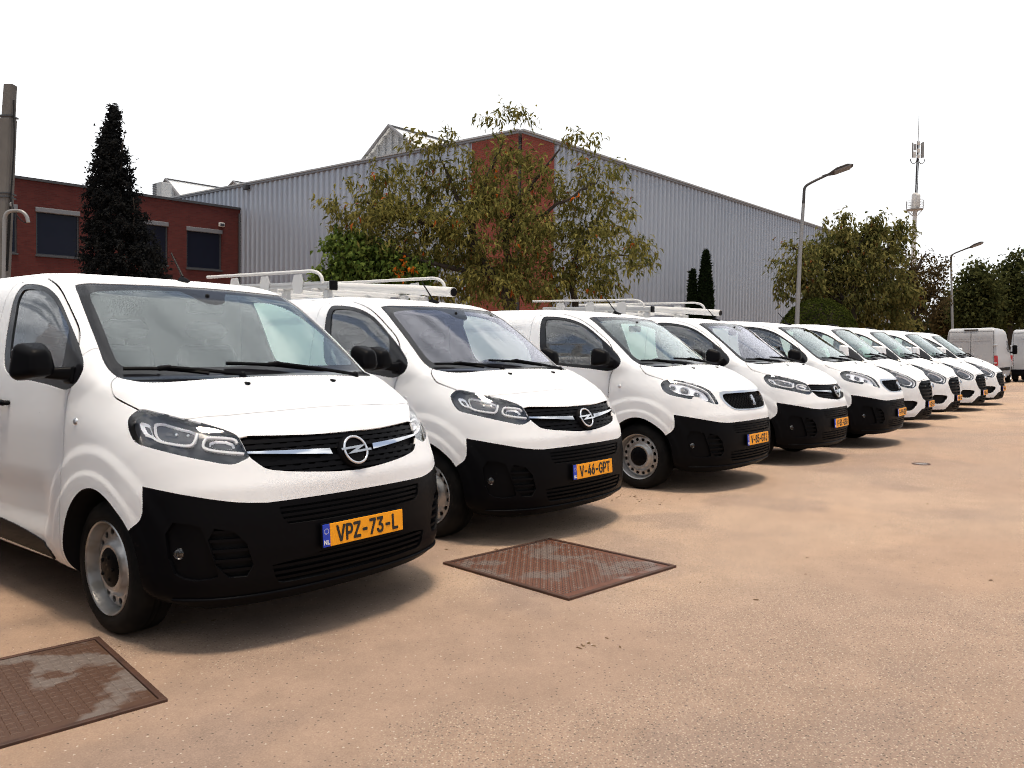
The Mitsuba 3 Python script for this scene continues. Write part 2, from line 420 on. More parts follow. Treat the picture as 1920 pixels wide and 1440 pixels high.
WS_IN = [(.82, 0, 1.325), (.83, .33, 1.32), (.915, .65, 1.322), (.945, .726, 1.323), (.97, .748, 1.336), (1.01, .756, 1.364), (1.075, .747, 1.416), (1.17, .73, 1.494), (1.33, .703, 1.62), (1.47, .685, 1.725),
         (1.50, .655, 1.757), (1.49, .45, 1.775), (1.47, .2, 1.785), (1.465, 0, 1.787)]
DW_OUT = [(2.20, .77, 1.835), (2.155, .75, 1.842), (1.945, .751, 1.822), (1.78, .765, 1.788), (1.631, .783, 1.736), (1.515, .801, 1.674), (1.352, .829, 1.563), (1.233, .846, 1.477), (1.13, .866, 1.388),
          (1.094, .878, 1.348), (1.077, .892, 1.309), (1.092, .909, 1.264), (1.14, .917, 1.236), (1.199, .921, 1.217), (1.282, .921, 1.223), (1.44, .919, 1.244), (1.716, .918, 1.266), (1.881, .916, 1.284),
          (2.03, .913, 1.30), (2.10, .909, 1.342), (2.135, .895, 1.407), (2.165, .872, 1.507), (2.185, .843, 1.627), (2.20, .811, 1.742)]
DW_IN = [(2.145, .774, 1.79), (2.10, .770, 1.806), (1.93, .769, 1.794), (1.79, .774, 1.764), (1.66, .782, 1.722), (1.56, .794, 1.67), (1.40, .815, 1.578), (1.325, .829, 1.52), (1.265, .88, 1.30), (1.44, .91, 1.275),
         (1.716, .91, 1.297), (1.90, .9, 1.315), (2.02, .896, 1.345), (2.07, .862, 1.46), (2.10, .829, 1.61)]
DOOR_CUT = [(2.30, .645, 1.902), (2.196, .656, 1.894), (1.963, .701, 1.861), (1.796, .729, 1.823), (1.661, .752, 1.777), (1.527, .778, 1.706), (1.394, .799, 1.619), (1.303, .812, 1.556), (1.250, .828, 1.510),
            (1.205, .850, 1.452), (1.150, .88, 1.36), (1.145, .90, 1.27), (1.160, .918, 1.222), (1.185, .921, 1.190), (1.195, .926, 1.133), (1.203, .934, 1.05), (1.209, .935, .97), (1.225, .937, .88), (1.228, .952, .755),
            (1.232, .96, .652), (1.240, .958, .564), (1.250, .953, .43), (1.265, .93, .31)]
HOOD_CUT = [(.900, .80, 1.288), (.883, .834, 1.264), (.850, .852, 1.237), (.822, .86, 1.210), (.793, .863, 1.186), (.733, .854, 1.166), (.612, .834, 1.130)]
LIP = [(.455, .775, 1.092), (.385, .705, 1.085), (.365, .65, 1.091), (.344, .60, 1.095), (.32, .55, 1.095), (.29, .44, 1.10), (.265, .33, 1.104), (.25, .2, 1.108), (.243, 0, 1.11)]
ARCH = [(.47, .40), (.50, .52), (.533, .579), (.58, .634), (.681, .70), (.788, .742), (.892, .750), (1.004, .716), (1.11, .64), (1.185, .54), (1.225, .43), (1.24, .30), (1.24, .05), (.50, .05), (.47, .20)]

def sym(half):
    """closed outline from its right half, given from one end of the centre line to the other"""
    h = np.array(half, float)
    return np.vstack([h, mir(h)[::-1]])
def zq(y, pts):
    return np.interp(y, [p[0] for p in pts], [p[1] for p in pts])
BTOP = [(0, .698), (.3, .696), (.5, .693), (.58, .70), (.646, .71), (.726, .729), (.811, .753), (.866, .772), (.902, .786), (1.1, .86)]

def wheel_meshes(R=0.338, rim=0.2325, w=0.215, holes=16):
    """wheel about z, outer face at z = 0"""
    tp = [(rim - .004, -.012), (rim + .006, -.002), (rim + .03, .004), (R - .045, .003), (R - .018, -.012), (R - .004, -.034), (R, -.055), (R, -.085), (R - .007, -.088), (R - .007, -.097), (R, -.10), (R, -w + .10), (R - .007, -w + .097),
          (R - .007, -w + .088), (R, -w + .085), (R, -w + .055), (R - .004, -w + .034), (R - .03, -w + .01), (rim, -w)]
    tyre = lathe(tp, 64)
    lip = lathe([(rim - .004, -.2), (rim - .004, -.014), (rim + .004, -.004), (rim, .002), (rim - .007, -.003), (rim - .011, -.02), (rim - .016, -.055), (rim - .021, -.075)], 64)
    prof = [(.098, -.020), (.112, -.018), (.128, -.026), (.140, -.044), (.152, -.052), (.190, -.052), (.202, -.058), (rim - .020, -.075), (rim - .020, -.083), (.190, -.062), (.150, -.060), (.120, -.040), (.098, -.03)]
    disc = m3.Manifold.revolve(m3.CrossSection([np.array(prof)[::-1]]), 72)
    cut = []
    for k in range(holes):
        a = 2 * math.pi * (k + .5) / holes
        cut.append(m3.Manifold.cylinder(.2, .0165, .0165, 16).scale([1.0, 1.18, 1]).translate([.174, 0, -.15]).rotate([0, 0, math.degrees(a)]))
    disc = disc - m3.Manifold.batch_boolean(cut, m3.OpType.Add)
    cap = lathe([(0.0, -.004), (.03, -.003), (.06, -.006), (.088, -.014), (.101, -.022), (.101, -.04)], 40)
    bolts = [xform(lathe([(0, .006), (.007, .005), (.010, 0), (.010, -.012)], 8), trimesh.transformations.translation_matrix([.058 * math.cos(a), .058 * math.sin(a), -.004])) for a in np.arange(5) * 2 * math.pi / 5]
    brake = lathe([(0, -.10), (.135, -.10), (.135, -.13), (0, -.13)], 32)
    return tyre, cat([lip]), tm(disc), cat([cap] + bolts), brake
WHEEL = wheel_meshes()
def add_wheels(K, xs, y, z, steer=0.0, R=0.338):
    for i, x in enumerate(xs):
        for s in (1, -1):
            a = math.radians(steer) if i == 0 else 0.0
            ax = np.array([math.sin(a) * 1.0, s * math.cos(a), 0]) if s > 0 else np.array([-math.sin(a), -math.cos(a), 0])
            X = unit(np.cross([0, 0, 1.0], ax))
            M = frame([x, s * y, z], X, np.cross(ax, X), ax)
            w = K.add('wheel', xform(WHEEL[4], M), 'm_dark_recess', 30)
            K.add('tyre', xform(WHEEL[0], M), 'm_tyre', 40, under=w)
            K.add('rim', xform(WHEEL[1], M), 'm_steel_wheel', 40, under=w)
            K.add('wheel_disc', xform(WHEEL[2], M), 'm_steel_wheel', 30, under=w)
            K.add('hub_cap', xform(WHEEL[3], M), 'm_black_plastic', 40, under=w)

def slats(C, K, under, poly3, d, zs, w, off, th, mat='m_black_plastic', name='slat', back=.3):
    """horizontal bars: strips of the skin inside an outline"""
    g, dd, o = outline(poly3, d, 1)
    u, v, _ = axes(dd)
    out = []
    for z in zs:
        # the strip's height above the origin along v
        h = (z - o[2]) / (v[2] if abs(v[2]) > .2 else 1.0)
        strip = sg.box(-3, h - w / 2, 3, h + w / 2).intersection(g)
        if strip.is_empty: continue
        m, n = sheet(C.body, C.take(prism(strip, dd, o, back, back), keep=True), off, th)
        out.append((m, n))
    for m, n in out:
        if m is not None: K.add(name, m, mat, normals=n, under=under)

def numberplate(K, text, x, z, tilt=-2.4, w=.52, h=.11, squeeze=1.0, th=.076):
    a = math.radians(tilt)
    Z = np.array([-math.cos(a), 0, -math.sin(a)])
    X = np.array([0, -1.0, 0])
    Y = np.cross(Z, X)
    F = frame([x, 0, z], X, Y, Z)
    p = K.add('number_plate', xform(rbox([-w / 2 - .006, -h / 2 - .006, -.018], [w / 2 + .006, h / 2 + .006, -.004], .004), F), 'm_black_plastic', 30)
    K.add('plate_face', xform(rbox([-w / 2 + .042, -h / 2, -.006], [w / 2, h / 2, 0], .002), F), 'm_plate_yellow', 30, under=p)
    K.add('country_band', xform(rbox([-w / 2, -h / 2, -.006], [-w / 2 + .0415, h / 2, 0], .002), F), 'm_plate_blue', 30, under=p)
    nl = text_outline('NL', .021, 1.0)
    nl.apply_translation([-w / 2 + .0205 - nl.bounds[:, 0].mean(), -h / 2 + .012, .0003])
    stars = [xform(extrude(sg.Point(0, 0).buffer(.0017, 3), .001), trimesh.transformations.translation_matrix([-w / 2 + .0205 + .0125 * math.cos(t), .021 + .0125 * math.sin(t), .0003])) for t in np.arange(12) * math.pi / 6]
    K.add('country_letters', xform(cat([nl] + stars), F), 'm_white_print', under=p)
    t = text_outline(text, th, 1.0)
    width = (w - .042) * .84 * squeeze
    t.apply_scale([width / t.extents[0], 1, 1])
    t.apply_translation([.021 - t.bounds[:, 0].mean(), -th / 2, .0004])
    t = cat([xform(t, trimesh.transformations.translation_matrix([dx_, dy_, .0001 * i_])) for i_, (dx_, dy_) in enumerate(((0, 0), (.0014, 0), (-.0014, 0), (0, .0010), (0, -.0010)))])
    K.add('characters', xform(t, F), 'm_plate_black', under=p)

MX = graded([(-.12, 2.4, .0145), (2.4, 5.1, .15)])
MY = graded([(-1.05, 1.05, .020)])
MZ = graded([(.1, 2.05, .0145)])
t_v, t_f = MID.mesh(MX, MY, MZ, (.9, 4.2, .8))

def lion():
    p = [(-.018, -.052), (-.004, -.052), (-.004, -.046), (-.010, -.042), (.001, -.018), (.008, -.030), (.006, -.046), (.002, -.052), (.018, -.052), (.017, -.044), (.021, -.024), (.018, -.004), (.024, .002), (.028, -.006), (.031, .004),
         (.026, .014), (.019, .012), (.021, .030), (.018, .044), (.008, .053), (-.004, .051), (-.012, .044), (-.020, .040), (-.016, .034), (-.008, .034), (-.009, .026), (-.020, .029), (-.029, .024), (-.024, .018),
         (-.013, .016), (-.016, .010), (-.027, .008), (-.030, .001), (-.022, -.001), (-.010, .001), (-.006, -.012), (-.014, -.032)]
    return sg.Polygon(chaikin(p, 1)).buffer(0)

def build_mid(make):
    K, C = Kit(), Cutter(MID, t_v, t_f)
    B = MID
    dh = unit([-.62, .72, .30])                                       # the headlamps look forward and outward
    # ---- windscreen
    dw = unit([-.60, 0, .80])
    gi, _, o = outline(sym(WS_IN), dw, 2)
    blob = [(1.54, .21, 1.80), (1.43, .12, 1.765), (1.345, .075, 1.715), (1.33, 0, 1.702)] if make == 'a' else [(1.54, .16, 1.80), (1.44, .10, 1.765), (1.40, 0, 1.745)]
    gb, _, _ = outline(sym(blob[::-1]), dw, 1, o=o)
    go, _, _ = outline(sym(WS_OUT), dw, 2, o=o)
    m, n = sheet(B, C.take(prism(gi.difference(gb), dw, o, .3, .3)), .004)
    ws = K.add('windscreen', m, 'm_glass', normals=n)
    m, n = sheet(B, C.take(prism(go.intersection(sg.box(-5, -5, 5, 5)), dw, o, .3, .3)), .004, .012)
    K.add('border', m, 'm_black_gloss', normals=n, under=ws)
    lines = []
    for s in (1, -1):
        f = mir if s < 0 else np.array
        dy = np.array([0, s * 1.0, .18])
        # ---- door window with its black frame and mirror sail
        gi, _, o = outline(f(DW_IN), dy, 2)
        go, _, _ = outline(f(DW_OUT), dy, 2, o=o)
        glass = sheet(B, C.take(prism(gi, dy, o, .25, .25)), .010)
        frame_ = sheet(B, C.take(prism(go, dy, o, .25, .25)), .003, .014)
        # ---- headlamp pieces
        HL = HL_OPEL if make == 'a' else HL_PEUG
        d = dh * [1, s, 1]
        g, _, o = outline(f(HL), d, 1)
        def sub(pts, n=2):
            return outline(f(pts), d, n, o=o)[0].intersection(g.buffer(-.006))
        if make == 'a':
            main = sub([(.511, .826, 1.073), (.507, .816, 1.082), (.481, .797, 1.084), (.434, .772, 1.073), (.384, .743, 1.059), (.352, .719, 1.051), (.325, .705, 1.035), (.306, .721, 1.001), (.307, .742, .975), (.335, .771, .974), (.373, .799, .984), (.425, .827, .997), (.455, .840, 1.007), (.485, .840, 1.032)], 1)
            side = sub([(.600, .856, 1.087), (.535, .833, 1.075), (.510, .837, 1.047), (.476, .843, 1.013), (.514, .861, 1.019), (.550, .867, 1.035)], 1)
            inner = sub([(.267, .668, .998), (.219, .582, .990), (.190, .575, .947), (.255, .685, .962)], 1)
            guide = [ribbon(f([(.515, .861, 1.021), (.478, .848, 1.014), (.446, .840, .997), (.399, .817, .984), (.334, .771, .972), (.308, .745, .972), (.303, .727, .990), (.317, .704, 1.030)]), d, .011),
                     ribbon(f([(.205, .562, .975), (.218, .569, .998), (.276, .667, 1.011), (.282, .683, 1.006), (.275, .706, .970), (.256, .693, .953), (.210, .628, .938), (.168, .550, .927)]), d, .011)]
            gs = [affinity.translate(r[0], *flat(r[2][None], d, o)[0]).intersection(g.buffer(-.004)) for r in guide]
            bowls = [(main.difference(gs[0].buffer(.001)), .055, .035), (side, .02, .02), (inner.difference(gs[1].buffer(.001)), .035, .025)]
        else:
            refl = sub([(.555, .833, 1.092), (.526, .801, 1.109), (.412, .734, 1.085), (.275, .647, 1.022), (.228, .628, .970), (.201, .626, .924), (.229, .671, .930), (.277, .711, .967), (.322, .755, .978), (.393, .813, .985), (.509, .855, 1.026)], 1)
            c = [flat(f([q])[0][None], d, o)[0] for q in ((.515, .82, 1.06), (.41, .765, 1.03), (.30, .695, .985))]
            lens = [sg.Point(*q).buffer(r) for q, r in zip(c, (.030, .046, .040))]
            drl = ribbon(f([(.50, .775, 1.118), (.40, .70, 1.094), (.29, .622, 1.042), (.235, .592, 1.0), (.195, .58, .93), (.172, .572, .885)]), d, .012)
            gs = [affinity.translate(drl[0], *flat(drl[2][None], d, o)[0]).intersection(g.buffer(-.004))]
            bowls = [(l.intersection(refl), .055, .03) for l in lens] + [(refl.difference(unary_union(lens)).difference(gs[0].buffer(.001)), .012, .02)]
        pieces = [(bowl(B, C.take(prism(q, d, o, .3, .3), keep=True), dep, rea), mat) for (q, dep, rea), mat in zip(bowls, ['m_reflector'] * 4)]
        guides = [sheet(B, C.take(prism(q, d, o, .3, .3), keep=True), .016, .02) for q in gs]
        m, n = sheet(B, C.take(prism(g, d, o, .3, .3)), 0.0)
        h = K.add('headlight', trimesh.Trimesh(m.vertices - n * .045, m.faces, process=False), 'm_lamp_grey', normals=n)
        mw, nw = sheet(B, (np.array(m.vertices), np.array(m.faces)), .046, -1)
        e = len(m.faces)
        K.add('housing', trimesh.Trimesh(mw.vertices, mw.faces[e:], process=False), 'm_dark_recess', normals=nw, under=h)
        for q, mat in pieces:
            q = trimesh.Trimesh(q.vertices - B.normal(np.array(q.vertices)) * .028, q.faces, process=False)
            K.add('reflector', q, mat, True, under=h)
        for mm, nn in guides:
            if mm is not None: K.add('light_guide', mm, 'm_light_guide', normals=nn, under=h)
        for q in (([(.40, .77, 1.02), (.36, .735, 1.015)]) if make == 'a' else [(.41, .765, 1.03), (.30, .695, .985)]):
            pos = f([q])[0] - d * .05
            K.add('bulb', hull([pos, pos + d * .022], [.011, .008]), 'm_chrome', 40, under=h)
        K.add('lens', m, 'm_clear_lens', normals=n, under=h)
        # ---- shut lines
        door = f(DOOR_CUT)
        lines += [ribbon(door[2:11], np.array([0, s, .35]), .009), ribbon(door[10:], np.array([0, s * 1.0, 0]), .010),
                  ribbon(f(HOOD_CUT), unit([-.15, s * .75, .6]), .008), ribbon(f([(1.145, .862, 1.385), (1.132, .850, 1.405), (1.118, .815, 1.433), (1.103, .797, 1.431)]), unit([-.2, s * .8, .5]), .005, 1),
                  ribbon(f([(2.30, .645, 1.902), (2.325, .76, 1.84), (2.325, .86, 1.55), (2.315, .91, 1.3), (2.31, .935, 1.0), (2.31, .935, .5), (2.31, .93, .31)]), np.array([0, s * 1.0, .1]), .006, 1),
                  ribbon(f([(2.0, .695, 1.868), (2.3, .67, 1.893), (3.2, .66, 1.92), (4.7, .66, 1.91)]), np.array([0, s * .3, 1.0]), .008, 1)]
        # ---- door parts
        dg = sg.Polygon([tuple(q) for q in flat(np.vstack([door, f([(2.31, .93, .31), (2.31, .935, 1.0), (2.325, .86, 1.55), (2.325, .76, 1.84)])]), np.array([0, s * 1.0, 0]), np.zeros(3))]).buffer(0)
        lines_door = (s, dg)
        K.__dict__.setdefault('doors', []).append((s, dg, glass, frame_))
    # ---- grille
    dx = np.array([-1.0, 0, 0])
    if make == 'a':
        G = sym(GR_OPEL)
        out = []
        g, _, o = outline(G, dx, 1)
        rows = [.818, .842, .868, .925, .950, .974]
        u, v, _ = axes(dx)
        keep = []
        for z in rows:
            h = (z - o[2]) * v[2]
            q = sg.box(-3, h - .0085, 3, h + .0085).intersection(g)
            keep.append(sheet(B, C.take(prism(q, dx, o, .3, .3), keep=True), .010, .018))
        studs = []
        for k, z in enumerate(rows):
            h = (z - o[2]) * v[2] - .0125
            for y in np.arange(-.50, .51, .075) + .037 * (k % 2):
                q = affinity.translate(sg.Polygon([(-.024, .004), (.024, .004), (.015, -.004), (-.015, -.004)]), y, h).intersection(g)
                if not q.is_empty: studs.append(q)
        stud = sheet(B, C.take(prism(unary_union(studs), dx, o, .3, .3), keep=True), .014, .014)
        bars = []
        for s in (1, -1):
            f = mir if s < 0 else np.array
            bars.append(sheet(B, C.take(prism(outline(f([(.16, .545, .929), (.057, .139, .914), (.05, .132, .886), (.16, .54, .919)]), dx, 0, o=o)[0], dx, o, .3, .3), keep=True), -.003, .014))
        vf = C.take(prism(g, dx, o, .3, .3))
        m, n = sheet(B, vf, .035, -1)
        gr = K.add('grille', m, 'm_dark_recess', normals=n)
        for mm, nn in keep: K.add('slat', mm, 'm_black_plastic', normals=nn, under=gr)
        K.add('mesh_studs', stud[0], 'm_black_plastic', normals=stud[1], under=gr)
        for mm, nn in bars: K.add('chrome_bar', mm, 'm_chrome', normals=nn, under=gr)
        Z = unit([-.92, 0, .39]); X = np.array([0, -1.0, 0]); F = frame([.040, 0, .893], X, np.cross(Z, X), Z)
        K.add('badge_base', xform(lathe([(0, .004), (.074, .002), (.086, -.012), (.088, -.03)], 40), F), 'm_black_plastic', 40, under=gr)
        ring = trimesh.creation.torus(.0705, .0068, 48, 12)
        ring.apply_scale([1, 1, .9]); ring.apply_translation([0, 0, .010])
        bolt = extrude(sg.LineString([(-.094, .0075), (.034, .0135), (-.030, -.0135), (.094, -.0075)]).buffer(.0058, join_style='mitre', mitre_limit=6, cap_style='flat'), .012)
        bolt.apply_translation([0, 0, .007])
        K.add('badge_ring', xform(ring, F), 'm_chrome', 50, under=gr)
        K.add('badge_bolt', xform(bolt, F), 'm_chrome', False, under=gr)
    else:
        g, _, o = outline(sym(GR_PEUG_OUT), dx, 1)
        gi, _, _ = outline(sym(GR_PEUG_IN), dx, 1, o=o)
        u, v, _ = axes(dx)
        pat = []
        for k, z in enumerate(np.arange(.83, .985, .0215)):
            for y in np.arange(-.48, .49, .052) + .026 * (k % 2):
                pat.append(affinity.translate(sg.Polygon([(-.004, -.012), (.004, -.012), (.004, .012), (-.004, .012)]), y, (z - o[2]) * v[2]))
        pat = unary_union(pat).intersection(gi)
        pm, pn = sheet(B, C.take(prism(pat, dx, o, .3, .3), keep=True), .012, .01)
        m1, n1 = sheet(B, C.take(prism(g.difference(gi), dx, o, .3, .3)), -.004, .02)
        m2, n2 = sheet(B, C.take(prism(gi, dx, o, .3, .3)), .028, -1)
        gr = K.add('grille', m2, 'm_dark_recess', normals=n2)
        K.add('grille_studs', pm, 'm_black_plastic', normals=pn, under=gr)
        K.add('chrome_frame', m1, 'm_satin_chrome', normals=n1, under=gr)
        Z = unit([-.92, 0, .39]); X = np.array([0, -1.0, 0]); F = frame([.040, 0, .90], X, np.cross(Z, X), Z)
        L = extrude(affinity.scale(lion(), 1.35, 1.08, origin=(0, 0)), .012)
        L.apply_translation([0, 0, .002])
        K.add('badge', xform(L, F), 'm_satin_chrome', False, under=gr)
    # ---- wheel arches
    for s in (1, -1):
        for dxw in (0.0, 3.275):
            ring = np.array([(x + dxw if dxw == 0 else (x - .887) + .887 + dxw, z) for x, z in ARCH])
            P = m3.CrossSection([chaikin(ring, 2)], m3.FillRule.EvenOdd).extrude(.40)
            Mx = np.array([[1, 0, 0, 0], [0, 0, 1.0, .62], [0, 1, 0, 0]]) if s > 0 else np.array([[1, 0, 0, 0], [0, 0, 1.0, -1.02], [0, 1, 0, 0]])
            P = P.transform(Mx)
            inside = C.M ^ P
            q = inside.to_mesh()
            C.M = C.M - P
            v_, f_ = np.asarray(q.vert_properties)[:, :3].astype(float), np.asarray(q.tri_verts)
            ri, ro = np.array(q.run_index), np.array(q.run_original_id)
            k = np.ones(len(f_), bool)
            for a, b, oo in zip(ri[:-1], ri[1:], ro):
                if oo == C.id: k[a // 3:b // 3] = False
            K.add('wheel_arch', trimesh.Trimesh(v_, f_[k], process=True), 'm_dark_recess')
    # ---- black lower bumper
    top = [(y, z) for y, z in BTOP]
    pol = sg.Polygon([(-1.2, 0.0)] + [(-y, z) for y, z in top[::-1]] + top[1:] + [(1.2, 0.0)])
    P1 = m3.CrossSection([np.array(pol.exterior.coords)[:-1]], m3.FillRule.EvenOdd).extrude(1.2).transform(np.array([[0, 0, 1.0, -.3], [1, 0, 0, 0], [0, 1, 0, 0]]))
    sidep = sg.Polygon([(-.4, .9), (.463, .9), (.463, .786), (.450, .715), (.452, .664), (.464, .633), (.485, .611), (.56, .557), (.56, -.1), (-.4, -.1)])
    P2 = m3.CrossSection([np.array(sidep.exterior.coords)[:-1]], m3.FillRule.EvenOdd).extrude(2.4).transform(np.array([[1, 0, 0, 0], [0, 0, 1.0, -1.2], [0, 1, 0, 0]]))
    bump_prism = P1 ^ P2
    subs = []
    UP = [(0, .44, .668), (0, .455, .66), (0, .43, .595), (0, .40, .578), (0, -.40, .578), (0, -.43, .595), (0, -.455, .66), (0, -.44, .668)]
    LOW = [(0, .50, .425), (0, .47, .315), (0, .42, .300), (0, -.42, .300), (0, -.47, .315), (0, -.50, .425)]
    zero = np.zeros(3)
    regs = [('upper_intake', UP, dx, [.600, .625, .650]), ('lower_intake', LOW, dx, [.325, .355, .385, .412])]
    for s in (1, -1):
        f = mir if s < 0 else np.array
        regs.append(('side_intake', f([(.2, .745, .605), (.11, .60, .565), (.10, .545, .36), (.16, .70, .365)]), unit([-.8, s * .5, 0]), [.395, .44, .487, .535, .575]))
    recess = []
    for nm, pts, d, zs in regs:
        d = np.asarray(d, float)
        g, _, o = outline(pts, d, 1, o=[.0, 0, .5] if d[1] == 0 else None)
        u, v, _ = axes(d)
        sl = []
        for z in zs:
            h = (z - o[2]) * v[2]
            q = sg.box(-3, h - .007, 3, h + .007).intersection(g)
            sl.append(sheet(B, C.take(prism(q, d, o, .3, .3), keep=True), .008, .02))
        recess.append((nm, sheet(B, C.take(prism(g, d, o, .12, .3)), .04, -1), sl))
    fogs = []
    for s in (1, -1):
        f = mir if s < 0 else np.array
        d = unit([-.8, s * .6, 0])
        g, _, o = outline(f([(.33, .872, .628), (.20, .768, .612), (.19, .755, .57), (.163, .705, .40), (.165, .70, .365), (.25, .80, .352), (.31, .858, .40)]), d, 1)
        fogs.append((s, sheet(B, C.take(prism(g, d, o, .15, .3)), .022, -1)))
    m, n = sheet(B, C.take(bump_prism), 0.0, .012)
    bp = K.add('bumper', m, 'm_black_plastic', normals=n)
    for nm, (mm, nn), sl in recess:
        h = K.add(nm, mm, 'm_dark_recess', normals=nn, under=bp)
        for a, b in sl:
            if a is not None: K.add(nm + '_slat', a, 'm_black_plastic', normals=b, under=bp)
    for s, (mm, nn) in fogs:
        K.add('fog_light_surround', mm, 'm_black_plastic', normals=nn, under=bp)
        Z = unit([-.85, s * .52, .02]); X = unit(np.cross([0, 0, 1.0], Z)); F = frame([.300, s * .812, .478], X, np.cross(Z, X), Z) @ np.diag([.8, .8, .8, 1.0])
        K.add('fog_light', xform(lathe([(.0, -.026), (.016, -.020), (.026, -.006), (.031, .002), (.033, -.002)], 28), F), 'm_chrome', 40, under=bp)
        K.add('fog_light_lens', xform(lathe([(.0, .009), (.014, .0075), (.025, .004), (.029, .000)], 28), F), 'm_clear_lens', 40, under=bp)
    lipm = []
    for y in np.linspace(-.83, .83, 57):
        xa, xb = -.1, .9
        for _ in range(24):
            xm = (xa + xb) / 2
            xa, xb = (xm, xb) if MID(np.array([[xm, y, .268]]))[0] > 0 else (xa, xm)
        lipm.append((xb - .002, y, .262))
    K.add('lip', tube(lipm, .009, 8), 'm_black_plastic', 60, under=bp)
    # ---- rubbing strips and underside
    strips = []
    for s in (1, -1):
        f = mir if s < 0 else np.array
        g, dd, o = outline(f([(3.62, .93, .46), (2.2, .93, .456), (1.82, .93, .436), (1.55, .93, .402), (1.44, .93, .371), (1.425, .92, .315), (1.46, .91, .300), (1.84, .9, .318), (3.62, .9, .34)]), np.array([0, s * 1.0, 0]), 1)
        strips.append(sheet(B, C.take(prism(g, dd, o, .2, .2)), -.008, .02))
    under = C.take(m3.Manifold.cube([6, 3, .27], False).translate([-.5, -1.5, 0]))
    m, n = sheet(B, under, 0)
    # ---- shut lines cut right through the skin
    lip_g = ribbon(np.vstack([LIP, mir(LIP)[::-1][1:]]), unit([-.35, 0, .9]), .006)
    for gq, dd, o in lines + [lip_g]:
        C.take(prism(gq, np.asarray(dd, float), o, .12, .12))
    # ---- bonnet
    hg = np.vstack([np.array(WS_OUT[:8]), np.array(HOOD_CUT), np.array([(.56, .80, 1.128), (.504, .776, 1.117)]), np.array(LIP)])
    hd = unit([-.25, 0, .97])
    hood_poly = sg.Polygon([tuple(q) for q in flat(np.vstack([hg, mir(hg)[::-1]]), hd, np.zeros(3))]).buffer(0)
    m, n = sheet(B, C.take(prism(hood_poly, hd, np.array([.55, 0, 1.2]) * 0 + hd * (np.array([.5, 0, 1.2]) @ hd), .30, .25)), 0, .012)
    K.add('bonnet', m, 'm_white_paint', normals=n)
    # ---- doors
    for s, dg, glass, frame_ in K.doors:
        dd = np.array([0, s * 1.0, 0])
        m, n = sheet(B, C.take(prism(dg, dd, dd * .9, .35, .3)), 0, .012)
        door = K.add('front_door', m, 'm_white_paint', normals=n)
        K.add('window_frame', frame_[0], 'm_black_gloss', normals=frame_[1], under=door)
        K.add('window', glass[0], 'm_side_glass', normals=glass[1], under=door)
        f = mir if s < 0 else np.array
        mh = cat([hull(f([(1.16, 1.035, 1.335), (1.16, 1.085, 1.33), (1.165, 1.08, 1.39), (1.165, 1.045, 1.39), (1.245, 1.018, 1.320), (1.245, 1.122, 1.316), (1.245, 1.105, 1.415), (1.245, 1.03, 1.418)]), .044, 16),
                  hull(f([(1.20, 1.01, 1.312), (1.165, .91, 1.318), (1.20, 1.01, 1.30), (1.165, .91, 1.285)]), .022, 10), hull(f([(1.15, .905, 1.33), (1.15, .915, 1.262), (1.22, .905, 1.33), (1.22, .915, 1.262)]), .012, 8)])
        K.add('mirror', mh, 'm_black_plastic', 40, under=door)
        K.add('mirror_glass', rbox(*[np.array(q) for q in ([1.288, min(s * 1.005, s * 1.135), 1.30], [1.296, max(s * 1.005, s * 1.135), 1.43])], .003), 'm_chrome', 30, under=door)
        K.add('handle', cat([hull(f([(1.97, .962, 1.135), (2.17, .962, 1.150)]), .017, 10), hull(f([(1.965, .935, 1.135), (1.965, .955, 1.135)]), .014, 8), hull(f([(2.18, .935, 1.150), (2.18, .955, 1.150)]), .014, 8)]), 'm_black_plastic', 40, under=door)
    m, n = sheet(B, C.rest(), 0, .012)
    K.parts.insert(0, None)
    full = K.name('body_shell')
    path = meshkit.write_ply(m, False, normals=n)
    K.parts[0] = (full, {'type': 'ply', 'filename': path, 'face_normals': False, 'bsdf': {'type': 'ref', 'id': 'm_white_paint'}}, None)
    for (a, b) in strips: K.add('rubbing_strip', a, 'm_black_plastic', normals=b)
    m, n = sheet(B, under, 0)
    K.add('underside', m, 'm_dark_recess', normals=n)
    # ---- inner lining behind every shut line, and the cab
    v = t_v - MID.normal(t_v) * .030
    keep = np.ones(len(t_f), bool)
    cen = t_v[t_f].mean(1)
    nn_ = MID.normal(cen)
    inside_ws = shapely.contains_xy(outline(sym(WS_IN), dw, 2, grow=.03, o=zero)[0], *flat(cen, dw, zero).T) & (nn_[:, 2] > .3) & (nn_[:, 0] < -.2)
    gg = outline(DW_IN, np.array([0, 1.0, .18]), 2, grow=.012, o=zero)[0]
    inside_dw = shapely.contains_xy(gg, *flat(np.abs(cen) * [1, 1, 1], np.array([0, 1.0, .18]), zero).T) & (np.abs(nn_[:, 1]) > .6)
    front_hole = (cen[:, 0] < .75) & (cen[:, 2] < 1.15) & (np.abs(nn_[:, 2]) < .9)
    archh = (np.hypot(cen[:, 0] - .887, cen[:, 2] - .33) < .50) | (np.hypot(cen[:, 0] - 4.16, cen[:, 2] - .33) < .50)
    keep &= ~(inside_ws | inside_dw | front_hole | archh)
    K.add('lining', trimesh.Trimesh(v, t_f[keep], process=False), 'm_interior')
    lip_back = trimesh.Trimesh(v - MID.normal(t_v) * .06, t_f[front_hole & ~archh], process=False)
    K.add('inner_structure', lip_back, 'm_dark_recess')
